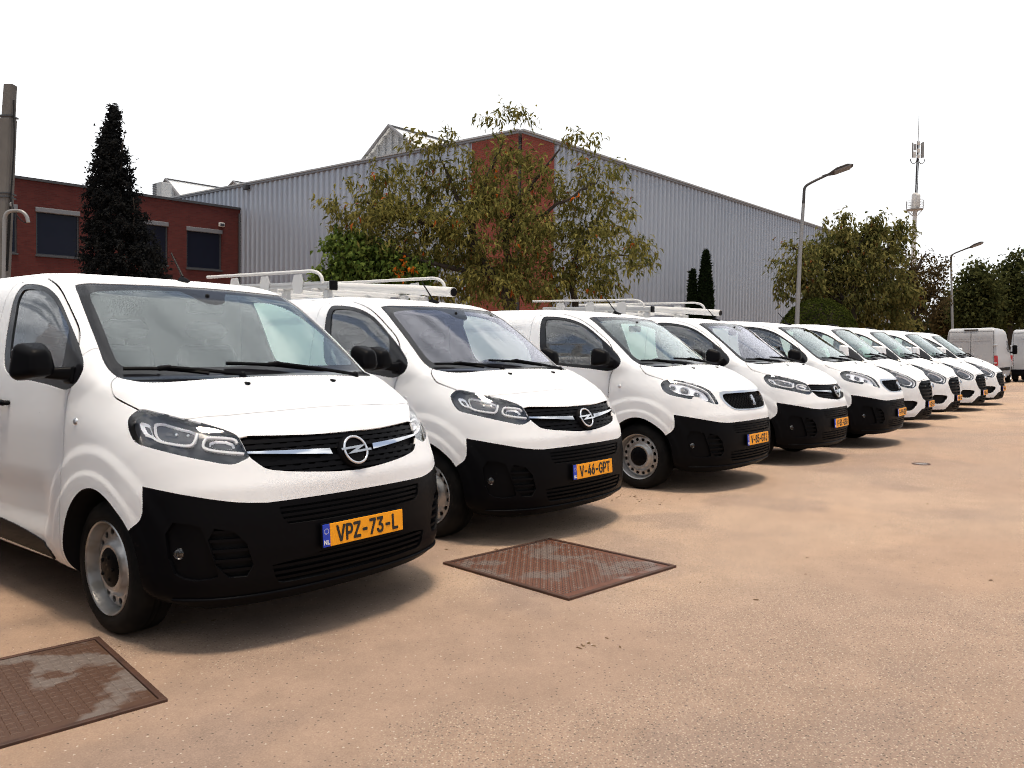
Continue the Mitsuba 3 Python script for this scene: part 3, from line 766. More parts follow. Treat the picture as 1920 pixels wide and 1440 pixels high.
    dash = tm(m3.Manifold.batch_hull([m3.Manifold.sphere(.03, 10).translate(q) for q in ((.86, .70, 1.25), (.86, -.70, 1.25), (1.05, .76, 1.235), (1.05, -.76, 1.235), (1.32, .76, 1.18), (1.32, -.76, 1.18), (1.36, .76, .95), (1.36, -.76, .95), (.95, .7, .9), (.95, -.7, .9))]))
    cowl = hull([(1.22, -.22, 1.24), (1.22, -.52, 1.24), (1.36, -.24, 1.25), (1.36, -.5, 1.25), (1.38, -.25, 1.16), (1.38, -.5, 1.16)], .02)
    K.add('dashboard', cat([dash, cowl]), 'm_interior', 40)
    st = trimesh.creation.torus(.185, .016, 40, 10)
    spokes = cat([st, hull([(-.16, 0, -.01), (.16, 0, -.01), (0, -.15, -.01), (0, 0, -.02)], .014), hull([(0, 0, -.01), (0, 0, -.2)], .03)])
    Z = unit([.72, 0, .62]); X = np.array([0, -1.0, 0])
    K.add('steering_wheel', xform(spokes, frame([1.48, -.37, 1.20], X, np.cross(Z, X), Z)), 'm_interior', 40)
    for y0, w in ((-.40, .5), (.18, .42), (.58, .36)):
        seat = cat([rbox([1.55, y0 - w / 2, .72], [2.02, y0 + w / 2, .90], .05), hull([(2.0, y0 - w / 2 + .06, .9), (2.0, y0 + w / 2 - .06, .9), (2.13, y0 - w / 2 + .09, 1.42), (2.13, y0 + w / 2 - .09, 1.42)], .06), hull([(2.13, y0 - .09, 1.58), (2.13, y0 + .09, 1.58)], .065), hull([(2.13, y0, 1.4), (2.13, y0, 1.58)], .015)])
        K.add('seat', seat, 'm_interior', 40)
    K.add('bulkhead', box([2.24, -.74, .3], [2.26, .74, 1.86]), 'm_interior_light')
    rv = rbox([1.435, -.12, 1.655], [1.46, .12, 1.725], .012)
    K.add('rear_view_mirror', cat([rv, hull([(1.44, 0, 1.71), (1.42, 0, 1.765)], .014)]), 'm_interior', 40)
    # ---- wipers, nozzles, aerial, repeaters
    def on(p, h):
        p = np.array(p, float)
        for _ in range(6):
            p = p - MID.normal(p[None])[0] * MID(p[None])[0]
        return p + MID.normal(p[None])[0] * h
    for pts, arm in (([(.925, .757, 1.30), (.87, .60, 1.295), (.80, .47, 1.285), (.73, .40, 1.268)], [(.845, .56, 1.29), (.76, .40, 1.27), (.70, .22, 1.262)]),
                     ([(.835, .246, 1.31), (.80, .0, 1.305), (.765, -.2, 1.29), (.74, -.34, 1.275)], [(.79, -.05, 1.3), (.74, -.30, 1.27), (.705, -.56, 1.258)])):
        bl = np.array([on(q, .020) for q in pts])
        am = np.array([on(q, h) for q, h in zip(arm, (.034, .030, .012))])
        K.add('wiper', cat([tube(chaikin_open(bl, 1), .011, 6), tube(chaikin_open(am, 1), [.011, .012, .013, .014][:1] * len(chaikin_open(am, 1)), 6), hull([bl[1], am[0]], .014), hull([am[-1], am[-1] - [0, 0, .02]], .02)]), 'm_black_plastic', 50)
    for y in (.279, -.279):
        p = on((.565, y, 1.239), 0)
        K.add('washer_nozzle', hull([p + [-.012, -.008, .004], p + [-.012, .008, .004], p + [.014, 0, .007]], .007), 'm_black_plastic', 40)
    p = on((1.69, 0, 1.868), 0)
    K.add('aerial', cat([hull([p + [-.055, 0, .002], p + [.05, -.018, .004], p + [.05, .018, .004], p + [.035, 0, .035]], .008), tube([p + [.02, 0, .035], p + [.16, 0, .20]], [.0075, .005], 8)]), 'm_black_plastic', 40)
    for s in (1, -1):
        p = on((1.069, s * .933, 1.061), .002)
        ax = np.array([0, s * 1.0, 0]); X = np.array([1.0, 0, 0])
        K.add('side_repeater', xform(lathe([(0, .010), (.010, .008), (.017, .003), (.019, -.004)], 20), frame(p, X, np.cross(ax, X), ax)), 'm_satin_chrome', 40)
    add_wheels(K, (.887, 4.162), .885, .336)
    return K

def rack_kit():
    K = Kit()
    r = K.add('roof_rack', cat([tube([(x, -.70, z + .02), (x, .70, z + .02)], .016, 8) for x, z in ((2.55, 1.985), (3.1, 2.015), (3.65, 2.035), (4.2, 2.05))]), 'm_white_powder', 40)
    for s, x0 in ((1, 2.50), (-1, 2.20)):
        z0 = 2.085
        p = chaikin_open([(x0 - .02, s * .63, z0 - .03), (x0 + .0, s * .63, z0 + .05), (x0 + .10, s * .63, z0 + .10), (x0 + .30, s * .63, z0 + .108), (4.5, s * .63, 2.272)], 2)
        K.add('side_rail', tube(p, .0165, 10), 'm_white_powder', 50, under=r)
        for x in np.array([2.85, 3.4, 3.95]) + (0 if s > 0 else -.2):
            z = np.interp(x, [2.3, 4.3], [2.05, 2.14])
            br = extrude(sg.Polygon([(-.085, 0), (-.055, .075), (.055, .075), (.085, 0), (.06, -.10), (-.06, -.10)]), .012)
            K.add('bracket', xform(br, frame([x, s * .645, z + .02], [1, 0, 0], [0, 0, 1], [0, -1, 0])), 'm_white_powder', under=r)
    bar = [rbox([2.375, .565, 2.0], [4.3, .635, 2.075], .010), rbox([2.40, .556, 2.012], [4.3, .562, 2.032], .002), rbox([2.40, .637, 2.012], [4.3, .642, 2.028], .002), rbox([2.40, .637, 2.044], [4.3, .642, 2.060], .002)]
    b = cat(bar)
    b.vertices[:, 2] += .05 * (b.vertices[:, 0] - 2.375)
    K.add('ladder_bar', b, 'm_aluminium', 30, under=r)
    K.add('end_cap', rbox([2.350, .56, 1.995], [2.378, .642, 2.082], .008), 'm_black_plastic', 30, under=r)
    tb = tube([(1.80, -.36, 1.995), (2.4, -.37, 2.060), (4.2, -.42, 2.225)], .047, 20)
    K.add('pipe_tube', tb, 'm_white_powder', 40, under=r)
    K.add('pipe_cap', tube([(1.790, -.36, 1.9935), (1.81, -.36, 1.995)], .038, 20), 'm_black_plastic', 40, under=r)
    for x, y in ((2.45, .60), (3.1, .60), (3.65, .60), (2.5, -.37), (3.1, -.38), (2.5, -.63), (3.3, -.63)):
        zt = np.interp(x, [2.4, 4.2], [2.0, 2.09])
        K.add('foot', rbox([x - .035, y - .03, 1.90], [x + .035, y + .03, zt], .008), 'm_aluminium', 30, under=r)
    return K

# ------------------------------------------------------------------ second kind of panel van: hexagonal grille, swept headlamps
def arch_side2(x, z):
    r = np.hypot(x - 0.95, z - 0.33)
    return 0.012 * sst(0.55, 0.48, r) - 0.018 * sst(0.45, 0.58, z) * (1 - sst(0.66, 0.85, z)) * sst(1.4, 1.6, x)
HEX = Body(prof=[(.12, .17), (.04, .20), (0, .30), (-.004, .42), (-.002, .52), (0, .66), (.006, .76), (.03, .86), (.06, .915), (.12, .985), (.24, 1.07), (.43, 1.178), (.62, 1.255), (.78, 1.305), (.83, 1.34), (1.15, 1.595), (1.5, 1.865),
                 (1.6, 1.925), (1.72, 1.965), (1.9, 1.995), (2.4, 2.02), (4.7, 2.03), (4.9, 1.93), (4.97, 1.2), (4.98, .4), (4.9, .2), (1.5, .17)], sig=.016,
           W=[(.1, .88), (.2, .92), (.4, .955), (.7, .975), (1, .972), (1.2, .95), (1.35, .92), (1.5, .885), (1.75, .83), (1.9, .785), (2.05, .73), (2.8, .5)],
           bow=[(.1, .30, .1), (.6, .30, .1), (.9, .32, .12), (1.1, .34, .1), (1.3, .26, 0), (1.8, .20, 0), (2.05, .18, 0)],
           rnd=[(.1, .25), (.6, .28), (.9, .28), (1.15, .22), (1.3, .15), (1.6, .13), (2.05, .2)], nar=.06, kr=.22, side=arch_side2)
def build_hex(text):
    K = Kit()
    B = HEX
    v, f = B.mesh(graded([(-.12, 2.3, .024), (2.3, 5.1, .2)]), graded([(-1.08, 1.08, .032)]), graded([(.05, 2.15, .024)]), (.9, 4.2, .8))
    C = Cutter(B, v, f)
    dx, dw = np.array([-1.0, 0, 0]), unit([-.60, 0, .80])
    wo = [(.775, 0, 1.31), (.79, .3, 1.305), (.80, .55, 1.30), (.82, .72, 1.30), (.85, .80, 1.325), (.95, .80, 1.41), (1.15, .775, 1.57), (1.4, .735, 1.76), (1.60, .69, 1.905), (1.585, .60, 1.915), (1.56, .3, 1.93), (1.55, 0, 1.935)]
    wi = [(.86, 0, 1.37), (.87, .4, 1.37), (.90, .70, 1.385), (.97, .745, 1.44), (1.16, .725, 1.595), (1.4, .69, 1.775), (1.54, .655, 1.87), (1.52, .3, 1.90), (1.51, 0, 1.90)]
    gi, _, o = outline(sym(wi), dw, 2)
    go, _, _ = outline(sym(wo), dw, 1, o=o)
    m, n = sheet(B, C.take(prism(gi, dw, o, .3, .3)), .004)
    ws = K.add('windscreen', m, 'm_glass', normals=n)
    m, n = sheet(B, C.take(prism(go, dw, o, .3, .3)), .004, .012)
    K.add('border', m, 'm_black_gloss', normals=n, under=ws)
    doors, lines, lamps = [], [], []
    for s in (1, -1):
        fl = mir if s < 0 else np.array
        dy = np.array([0, s * 1.0, .12])
        do = fl([(.905, .925, 1.235), (1.0, .885, 1.345), (1.15, .845, 1.475), (1.33, .81, 1.60), (1.55, .77, 1.74), (1.70, .735, 1.81), (1.87, .72, 1.865), (2.1, .70, 1.895), (2.28, .70, 1.90), (2.33, .80, 1.65), (2.35, .88, 1.36), (2.3, .92, 1.27), (1.6, .93, 1.215), (1.2, .945, 1.18), (1.0, .94, 1.19)])
        di = fl([(1.27, .86, 1.27), (1.29, .83, 1.53), (1.42, .80, 1.63), (1.58, .77, 1.73), (1.73, .735, 1.795), (1.9, .72, 1.845), (2.23, .70, 1.87), (2.28, .80, 1.65), (2.30, .88, 1.36), (2.25, .92, 1.31), (1.6, .93, 1.255)])
        gi, _, o = outline(di, dy, 1)
        go, _, _ = outline(do, dy, 1, o=o)
        glass = sheet(B, C.take(prism(gi, dy, o, .25, .25)), .010)
        frame_ = sheet(B, C.take(prism(go, dy, o, .25, .25)), .002, .014)
        d = unit([-.60, s * .72, .36])
        HL = fl([(.755, .885, 1.205), (.60, .82, 1.16), (.43, .73, 1.095), (.29, .64, 1.015), (.19, .56, .935), (.135, .515, .89), (.128, .53, .85), (.135, .57, .80), (.165, .655, .755), (.24, .75, .765), (.34, .83, .80), (.43, .86, .87), (.47, .86, .95), (.49, .84, 1.03), (.56, .84, 1.08), (.66, .865, 1.14)])
        g, _, o = outline(HL, d, 1)
        core = outline(fl([(.40, .75, 1.03), (.29, .67, .97), (.20, .60, .90), (.18, .60, .83), (.22, .70, .80), (.32, .79, .83), (.40, .83, .90), (.43, .82, .97)]), d, 1, o=o)[0].intersection(g.buffer(-.01))
        drl, _, o2 = ribbon(fl([(.50, .76, 1.105), (.30, .63, .995), (.16, .545, .885), (.150, .565, .83), (.165, .62, .78)]), d, .014)
        drl = affinity.translate(drl, *flat(o2[None], d, o)[0]).intersection(g.buffer(-.004))
        bw = bowl(B, C.take(prism(core.difference(drl.buffer(.002)), d, o, .3, .3), keep=True), .05, .06, 2)
        gl = sheet(B, C.take(prism(drl, d, o, .3, .3), keep=True), .014, .02)
        m, n = sheet(B, C.take(prism(g, d, o, .3, .3)), 0)
        mw, nw = sheet(B, (np.array(m.vertices), np.array(m.faces)), .046, -1)
        h = K.add('headlight', trimesh.Trimesh(m.vertices - n * .045, m.faces, process=False), 'm_lamp_grey', normals=n)
        K.add('housing', trimesh.Trimesh(mw.vertices, mw.faces[len(m.faces):], process=False), 'm_dark_recess', normals=nw, under=h)
        K.add('reflector', trimesh.Trimesh(bw.vertices - B.normal(np.array(bw.vertices)) * .024, bw.faces, process=False), 'm_reflector', True, under=h)
        K.add('light_guide', gl[0], 'm_light_guide', normals=gl[1], under=h)
        K.add('lens', m, 'm_clear_lens', normals=n, under=h)
        dc = fl([(2.36, .64, 1.945), (2.1, .66, 1.945), (1.85, .68, 1.92), (1.65, .71, 1.85), (1.45, .75, 1.735), (1.25, .79, 1.60), (1.10, .83, 1.47), (1.06, .87, 1.38), (1.16, .94, 1.17), (1.21, .965, 1.0), (1.24, .975, .8), (1.27, .975, .55), (1.3, .95, .28)])
        lines += [ribbon(dc[:8], np.array([0, s, .4]), .008), ribbon(dc[7:], np.array([0, s * 1.0, 0]), .008), ribbon(fl([(.835, .79, 1.315), (.80, .85, 1.28), (.755, .888, 1.21)]), unit([-.1, s * .7, .6]), .008, 1),
                  ribbon(fl([(1.06, .86, 1.385), (.99, .80, 1.44)]), unit([-.2, s * .8, .5]), .007, 0), ribbon(fl([(.125, .50, .90), (.10, .46, .905), (.085, .40, .91)]), unit([-.5, 0, .85]), .008, 0)]
        dg = sg.Polygon([tuple(q) for q in flat(np.vstack([dc, fl([(2.38, .93, .28), (2.38, .94, 1.0), (2.39, .8, 1.8)])]), np.array([0, s * 1.0, 0]), np.zeros(3))]).buffer(0)
        doors.append((s, dg, glass, frame_))
    zero = np.zeros(3)
    G = sym([(0, 0, .900), (0, .36, .888), (0, .455, .85), (0, .525, .78), (0, .475, .66), (0, .40, .565), (0, .31, .53), (0, 0, .528)])
    g, _, o = outline(G, dx, 0, o=[0, 0, .7])
    g = g.buffer(-.02).buffer(.02)
    u, vv, _ = axes(dx)
    bars = []
    for z in (.60, .665, .73, .795, .858):
        q = sg.box(-3, (z - .7) * vv[2] - .015, 3, (z - .7) * vv[2] + .015).intersection(g.buffer(-.015))
        bars.append(sheet(B, C.take(prism(q, dx, o, .3, .3), keep=True), .004, .03))
    fr = sheet(B, C.take(prism(g.difference(g.buffer(-.016)), dx, o, .3, .3)), -.003, .03)
    m, n = sheet(B, C.take(prism(g, dx, o, .2, .3)), .05, -1)
    gr = K.add('grille', m, 'm_dark_recess', normals=n)
    K.add('frame', fr[0], 'm_black_plastic', normals=fr[1], under=gr)
    for a, b in bars: K.add('bar', a, 'm_black_plastic', normals=b, under=gr)
    Z = unit([-.97, 0, .22]); X = np.array([0, -1.0, 0]); F = frame([-.024, 0, .797], X, np.cross(Z, X), Z)
    ell = affinity.scale(sg.Point(0, 0).buffer(1, 24), .098, .046)
    K.add('badge_ring', xform(extrude(ell.difference(affinity.scale(ell, .9, .8)), .016), F), 'm_chrome', under=gr)
    K.add('badge', xform(extrude(affinity.scale(ell, .9, .8), .011), F), 'm_badge_navy', under=gr)
    t = text_outline('Ford', .034)
    t.apply_translation([-t.bounds[:, 0].mean(), -.013, .0115])
    K.add('badge_letters', xform(t, F), 'm_chrome', under=gr)
    # lower black section, side openings
    subs = []
    for s in (1, -1):
        fl = mir if s < 0 else np.array
        d = unit([-.75, s * .6, 0])
        gq, _, oq = outline(fl([(.32, .86, .545), (.20, .77, .54), (.13, .66, .535), (.09, .575, .515), (.096, .586, .475), (.116, .622, .425), (.183, .714, .358), (.27, .80, .352), (.33, .86, .40)]), d, 1)
        subs.append(sheet(B, C.take(prism(gq, d, oq, .2, .3)), .05, -1))
    low = sg.Polygon([(-.9, -.1), (-.72, .13), (-.60, .245), (-.52, .325), (-.44, .378), (-.33, .388), (-.31, .53), (.31, .53), (.33, .388), (.44, .378), (.52, .325), (.60, .245), (.72, .13), (.9, -.1)])
    P = m3.CrossSection([np.array(low.exterior.coords)[:-1]], m3.FillRule.EvenOdd).extrude(1.0).transform(np.array([[0, 0, 1.0, -.3], [1, 0, 0, 0], [0, 1, 0, 0]]))
    lo3 = [(0, .42, .33), (0, .36, .22), (0, -.36, .22), (0, -.42, .33), (0, -.33, .375), (0, .33, .375)]
    gl_, _, ol = outline(lo3, dx, 1, o=[0, 0, .3])
    sl = []
    for z in (.25, .29, .33):
        q = sg.box(-3, (z - .3) * vv[2] - .007, 3, (z - .3) * vv[2] + .007).intersection(gl_)
        sl.append(sheet(B, C.take(prism(q, dx, ol, .3, .3), keep=True), .008, .02))
    for y in (-.2, 0, .2):
        q = sg.box(y - .006, -3, y + .006, 3).intersection(gl_)
        sl.append(sheet(B, C.take(prism(q, dx, ol, .3, .3), keep=True), .01, .02))
    rec = sheet(B, C.take(prism(gl_, dx, ol, .1, .3)), .04, -1)
    m, n = sheet(B, C.take(P), 0, .012)
    bp = K.add('lower_bumper', m, 'm_black_plastic', normals=n)
    K.add('air_intake', rec[0], 'm_dark_recess', normals=rec[1], under=bp)
    for a, b in sl:
        if a is not None: K.add('intake_slat', a, 'm_black_plastic', normals=b, under=bp)
    for a, b in subs: K.add('side_opening', a, 'm_dark_recess', normals=b)
    for s in (1, -1):
        for x0 in (.95, 3.88):
            cyl = m3.Manifold.cylinder(.40, .40, .40, 40).rotate([90, 0, 0]).translate([x0, 1.05 if s > 0 else -.65, .345])
            inside = C.M ^ cyl
            q = inside.to_mesh()
            C.M = C.M - cyl
            ri, ro = np.array(q.run_index), np.array(q.run_original_id)
            k = np.ones(len(q.tri_verts), bool)
            for a, b, oo in zip(ri[:-1], ri[1:], ro):
                if oo == C.id: k[a // 3:b // 3] = False
            K.add('wheel_arch', trimesh.Trimesh(np.asarray(q.vert_properties)[:, :3], np.asarray(q.tri_verts)[k], process=True), 'm_dark_recess')
    under = C.take(m3.Manifold.cube([6, 3, .24], False).translate([-.5, -1.5, 0]))
    lipg = ribbon(np.vstack([[(.085, .40, .91), (.075, .2, .915), (.072, 0, .918)], mir([(.075, .2, .915), (.085, .40, .91)])]), unit([-.5, 0, .85]), .008, 1)
    for gq, dd, o in lines + [lipg]:
        C.take(prism(gq, np.asarray(dd, float), o, .12, .12))
    for s, dg, glass, frame_ in doors:
        dd = np.array([0, s * 1.0, 0])
        fl = mir if s < 0 else np.array
        m, n = sheet(B, C.take(prism(dg, dd, dd * .9, .35, .3)), 0, .012)
        door = K.add('front_door', m, 'm_white_paint', normals=n)
        K.add('window_frame', frame_[0], 'm_black_gloss', normals=frame_[1], under=door)
        K.add('window', glass[0], 'm_side_glass', normals=glass[1], under=door)
        K.add('mirror_foot', hull(fl([(1.12, .93, 1.30), (1.2, .93, 1.27), (1.24, 1.06, 1.31)]), .035, 8), 'm_black_plastic', 40, under=door)
        K.add('mirror', hull(fl([(1.20, 1.02, 1.33), (1.20, 1.19, 1.33), (1.22, 1.03, 1.53), (1.22, 1.17, 1.53), (1.28, 1.03, 1.32), (1.28, 1.20, 1.32), (1.28, 1.03, 1.54), (1.28, 1.18, 1.54)]), .03, 10), 'm_white_paint', 40, under=door)
        K.add('handle', hull(fl([(2.06, .985, 1.10), (2.25, .985, 1.11)]), .017, 8), 'm_black_plastic', 40, under=door)
    m, n = sheet(B, C.rest(), 0, .012)
    K.add('body_shell', m, 'm_white_paint', normals=n)
    m, n = sheet(B, under, 0)
    K.add('underside', m, 'm_dark_recess', normals=n)
    vv_ = v - B.normal(v) * .035
    cen = v[f].mean(1); nn = B.normal(cen)
    hole = shapely.contains_xy(outline(sym(wi), dw, 2, grow=.04, o=zero)[0], *flat(cen, dw, zero).T) & (nn[:, 2] > .3) & (nn[:, 0] < -.2)
    hole |= shapely.contains_xy(outline(np.array([(1.27, .86, 1.27), (1.29, .83, 1.53), (1.58, .77, 1.73), (1.9, .72, 1.845), (2.23, .70, 1.87), (2.30, .88, 1.36), (1.6, .93, 1.255)]), np.array([0, 1.0, .12]), 1, grow=.03, o=zero)[0], *flat(np.abs(cen), np.array([0, 1.0, .12]), zero).T) & (np.abs(nn[:, 1]) > .6)
    hole |= (cen[:, 0] < .6) & (cen[:, 2] < 1.1) & (np.abs(nn[:, 2]) < .9)
    hole |= (np.hypot(cen[:, 0] - .95, cen[:, 2] - .345) < .5) | (np.hypot(cen[:, 0] - 3.88, cen[:, 2] - .345) < .5)
    K.add('lining', trimesh.Trimesh(vv_, f[~hole], process=False), 'm_interior')
    K.add('inner_structure', trimesh.Trimesh(v - B.normal(v) * .075, f[(cen[:, 0] < .6) & (cen[:, 2] < 1.1)], process=False), 'm_dark_recess')
    K.add('dashboard', tm(m3.Manifold.batch_hull([m3.Manifold.sphere(.03, 8).translate(q) for q in ((.95, .72, 1.31), (.95, -.72, 1.31), (1.35, .8, 1.22), (1.35, -.8, 1.22), (1.36, .8, .9), (1.0, -.8, .9))])), 'm_interior', 40)
    for y0 in (-.42, .12, .55):
        K.add('seat', cat([hull([(2.05, y0 - .15, .95), (2.05, y0 + .15, .95), (2.15, y0 - .12, 1.45), (2.15, y0 + .12, 1.45)], .06), hull([(2.15, y0 - .08, 1.6), (2.15, y0 + .08, 1.6)], .06), rbox([1.6, y0 - .22, .75], [2.1, y0 + .22, .95], .05)]), 'm_interior', 40)
    K.add('bulkhead', box([2.30, -.78, .3], [2.32, .78, 1.9]), 'm_interior_light')
    def on(p, h):
        p = np.array(p, float)
        for _ in range(6): p = p - B.normal(p[None])[0] * B(p[None])[0]
        return p + B.normal(p[None])[0] * h
    for pts, arm in (([(.96, .70, 1.43), (.90, .45, 1.40), (.86, .2, 1.375)], [(.93, .55, 1.41), (.84, .35, 1.345), (.79, .10, 1.31)]), ([(.90, .1, 1.40), (.87, -.15, 1.38), (.85, -.45, 1.365)], [(.88, -.1, 1.39), (.84, -.35, 1.345), (.79, -.62, 1.305)])):
        bl, am = [on(q, .022) for q in pts], [on(q, h) for q, h in zip(arm, (.036, .03, .015))]
        K.add('wiper', cat([tube(bl, .012, 6), tube(am, .013, 6), hull([am[-1], am[-1] - [0, 0, .02]], .02)]), 'm_black_plastic', 50)
    for y in (.272, -.272):
        p = on((.453, y, 1.19), 0)
        K.add('washer_nozzle', hull([p + [-.01, -.01, .004], p + [-.01, .01, .004], p + [.016, 0, .008]], .009), 'm_black_plastic', 40)
    p = on((1.80, 0, 1.98), 0)
    K.add('aerial', hull([p + [-.09, -.03, 0], p + [-.09, .03, 0], p + [.09, -.04, .0], p + [.09, .04, .0], p + [.06, 0, .028]], .012), 'm_black_plastic', 40)
    add_wheels(K, (.95, 3.88), .92, .345, R=.345)
    return K

# ------------------------------------------------------------------ tall panel vans seen from behind
TALL = Body(prof=[(.1, .3), (0, .45), (-.02, .7), (.05, .95), (.3, 1.15), (.7, 1.32), (1.35, 2.05), (1.55, 2.28), (1.8, 2.42), (2.4, 2.50), (5.2, 2.52), (5.36, 2.44), (5.41, 2.2), (5.46, .9), (5.47, .32), (3, .3)], sig=.03,
            W=[(.2, .98), (.4, 1.01), (1.0, 1.02), (1.5, .985), (2.0, .94), (2.4, .89), (2.8, .7)], bow=[(.1, .25, .1), (1.2, .25, .1), (2.5, .2, 0)], rnd=[(.1, .25), (1.2, .22), (2.5, .2)], nar=.06, kr=.06, side=lambda x, z: 0 * x)
def build_tall():
    K, B = Kit(), TALL
    v, f = B.mesh(graded([(-.15, 2.0, .08), (2.0, 5.2, .16), (5.2, 5.6, .05)]), graded([(-1.15, 1.15, .06)]), graded([(.2, 2.7, .06)]), (1.2, 4.6, 1.2))
    C = Cutter(B, v, f)
    ex = np.array([1.0, 0, 0])
    for s in (1, -1):
        fl = mir if s < 0 else np.array
        d = unit([.8, s * .6, 0])
        gq, _, o = outline(fl([(5.46, .90, .86), (5.46, .90, 1.30), (5.40, 1.0, 1.30), (5.33, 1.02, 1.27), (5.33, 1.02, .86)]), d, 0)
        m, n = sheet(B, C.take(prism(gq, d, o, .2, .2)), -.008, .02)
        t = K.add('tail_light', m, 'm_red_lens', normals=n)
        K.add('indicator', hull(fl([(5.455, .905, .80), (5.37, 1.0, .80)]), .022, 8), 'm_white_print', 40, under=t)
        gs, _, o = outline(fl([(1.25, .98, 1.45), (1.60, .95, 1.95), (2.2, .95, 2.0), (2.25, .98, 1.45)]), np.array([0, s * 1.0, 0]), 1)
        m, n = sheet(B, C.take(prism(gs, np.array([0, s * 1.0, 0]), o, .2, .2)), .006)
        K.add('side_window', m, 'm_black_gloss', normals=n)
        for x0 in (.95, 4.35):
            cyl = m3.Manifold.cylinder(.4, .42, .42, 28).rotate([90, 0, 0]).translate([x0, 1.1 if s > 0 else -.7, .36])
            q = (C.M ^ cyl).to_mesh()
            C.M = C.M - cyl
            k = np.ones(len(q.tri_verts), bool)
            for a, b, oo in zip(q.run_index[:-1], q.run_index[1:], q.run_original_id):
                if oo == C.id: k[a // 3:b // 3] = False
            K.add('wheel_arch', trimesh.Trimesh(np.asarray(q.vert_properties)[:, :3], np.asarray(q.tri_verts)[k], process=True), 'm_dark_recess')
    m, n = sheet(B, C.take(m3.Manifold.cube([1, 3, .62], False).translate([5.25, -1.5, 0])), -.012, .02)
    K.add('rear_bumper', m, 'm_black_plastic', normals=n)
    m, n = sheet(B, C.take(m3.Manifold.cube([8, 3, .36], False).translate([-1, -1.5, 0])), 0)
    K.add('underside', m, 'm_dark_recess', normals=n)
    # rear doors: two leaves with shut lines, pressed panels
    g = [sg.box(-.012, .66, .012, 2.36), sg.box(-.86, 2.345, .86, 2.362)] + [sg.box(s * .86 - .008, .66, s * .86 + .008, 2.36) for s in (1, -1)]
    u, w, _ = axes(ex)
    T2 = lambda q: affinity.affine_transform(q, [u[1], 0, 0, w[2], 0, 0])
    C.take(prism(unary_union([T2(q) for q in g]), ex, np.array([5.4, 0, 0]), .12, .2))
    panels = []
    for s in (1, -1):
        for z0, z1 in ((2.02, 2.04), (1.36, 1.95)):
            q = sg.box(min(s * .06, s * .78), z0, max(s * .06, s * .78), z1)
            if z1 - z0 > .1: q = q.buffer(-.08).buffer(.08)
            panels.append(sheet(B, C.take(prism(T2(q), ex, np.array([5.4, 0, 0]), .12, .2)), .014, -1))
    leaf = []
    for s in (1, -1):
        leaf.append(sheet(B, C.take(prism(T2(sg.box(min(s * .012, s * .85), .66, max(s * .012, s * .85), 2.345)), ex, np.array([5.4, 0, 0]), .14, .2)), 0, .012))
    m, n = sheet(B, C.rest(), 0, .012)
    K.add('body_shell', m, 'm_van_grey', normals=n)
    for i, (m, n) in enumerate(leaf):
        s = (1, -1)[i]
        dn = K.add('rear_door', m, 'm_van_grey', normals=n)
        for a, b in panels[2 * i:2 * i + 2]: K.add('pressed_panel', a, 'm_van_grey', normals=b, under=dn)
        for z in (.95, 1.72): K.add('hinge', rbox([5.38, s * .93 - .07, z], [5.47, s * .93 + .07, z + .05], .012), 'm_satin_chrome', 30, under=dn)
        K.add('door_handle', rbox([5.45, s * .10 - .06, 1.12], [5.49, s * .10 + .06, 1.16], .012), 'm_black_plastic', 30, under=dn)
    K.add('lining', trimesh.Trimesh(v - B.normal(v) * .05, f, process=False), 'm_dark_recess')
    K.add('brake_light', rbox([5.30, -.27, 2.415], [5.41, .27, 2.465], .015), 'm_black_plastic', 30)
    K.add('number_plate', rbox([5.465, -.26, .70], [5.485, .26, .81], .004), 'm_plate_yellow', 30)
    for s in (1, -1):
        K.add('mirror', cat([rbox([1.15, min(s * 1.08, s * 1.28), 1.35], [1.30, max(s * 1.08, s * 1.28), 1.78], .05), hull([(1.2, s * .98, 1.42), (1.22, s * 1.12, 1.45)], .035)]), 'm_black_plastic', 40)
        K.add('rubbing_strip', rbox([1.6, min(s * 1.005, s * 1.035), .62], [5.3, max(s * 1.005, s * 1.035), .76], .012), 'm_black_plastic', 30)
        K.add('mud_flap', rbox([4.83, min(s * .72, s * .98), .14], [4.85, max(s * .72, s * .98), .42], .005), 'm_rubber', 30)
    t = text_outline('L.E.V.', .06)
    t.apply_translation([-t.bounds[:, 0].mean(), 0, 0])
    add_wheels(K, (.95, 4.35), .99, .345)
    return K

# ------------------------------------------------------------------ placing: where the photograph's points lie at a given distance
LEAN = math.tan(math.radians(1.5))       # the yard slopes: true vertical leans a little against the ground sheet
def ray(px, py, lean=0.0):
    d = (px - 960) / FPX * np.array([cr * right0 + sr * up0])[0] - (py - 720) / FPX * camup + fwd
    return d - np.array([lean * d[2], 0, 0])
def at(px, py, Y, lean=0.0):
    d = ray(px, py, lean)
    o = eye - np.array([lean * eye[2], 0, 0])
    return o + d * (Y - o[1]) / d[1]
def onwall(px, py, p0, dr2, lean=LEAN):
    """point of a vertical wall plane through p0 along dr2 (before the lean)"""
    d, o = ray(px, py, lean), eye - np.array([lean * eye[2], 0, 0])
    n = np.array([-dr2[1], dr2[0], 0])
    P = o + d * (((p0 - o) @ n) / (d @ n))
    return P, float((P - p0)[:2] @ np.array(dr2))
def leaned(m, k=LEAN):
    m = m.copy()
    v = np.array(m.vertices)
    v[:, 0] += k * v[:, 2]
    m.vertices = v
    return m
def azd(a):
    return np.array([math.sin(math.radians(a)), math.cos(math.radians(a))])
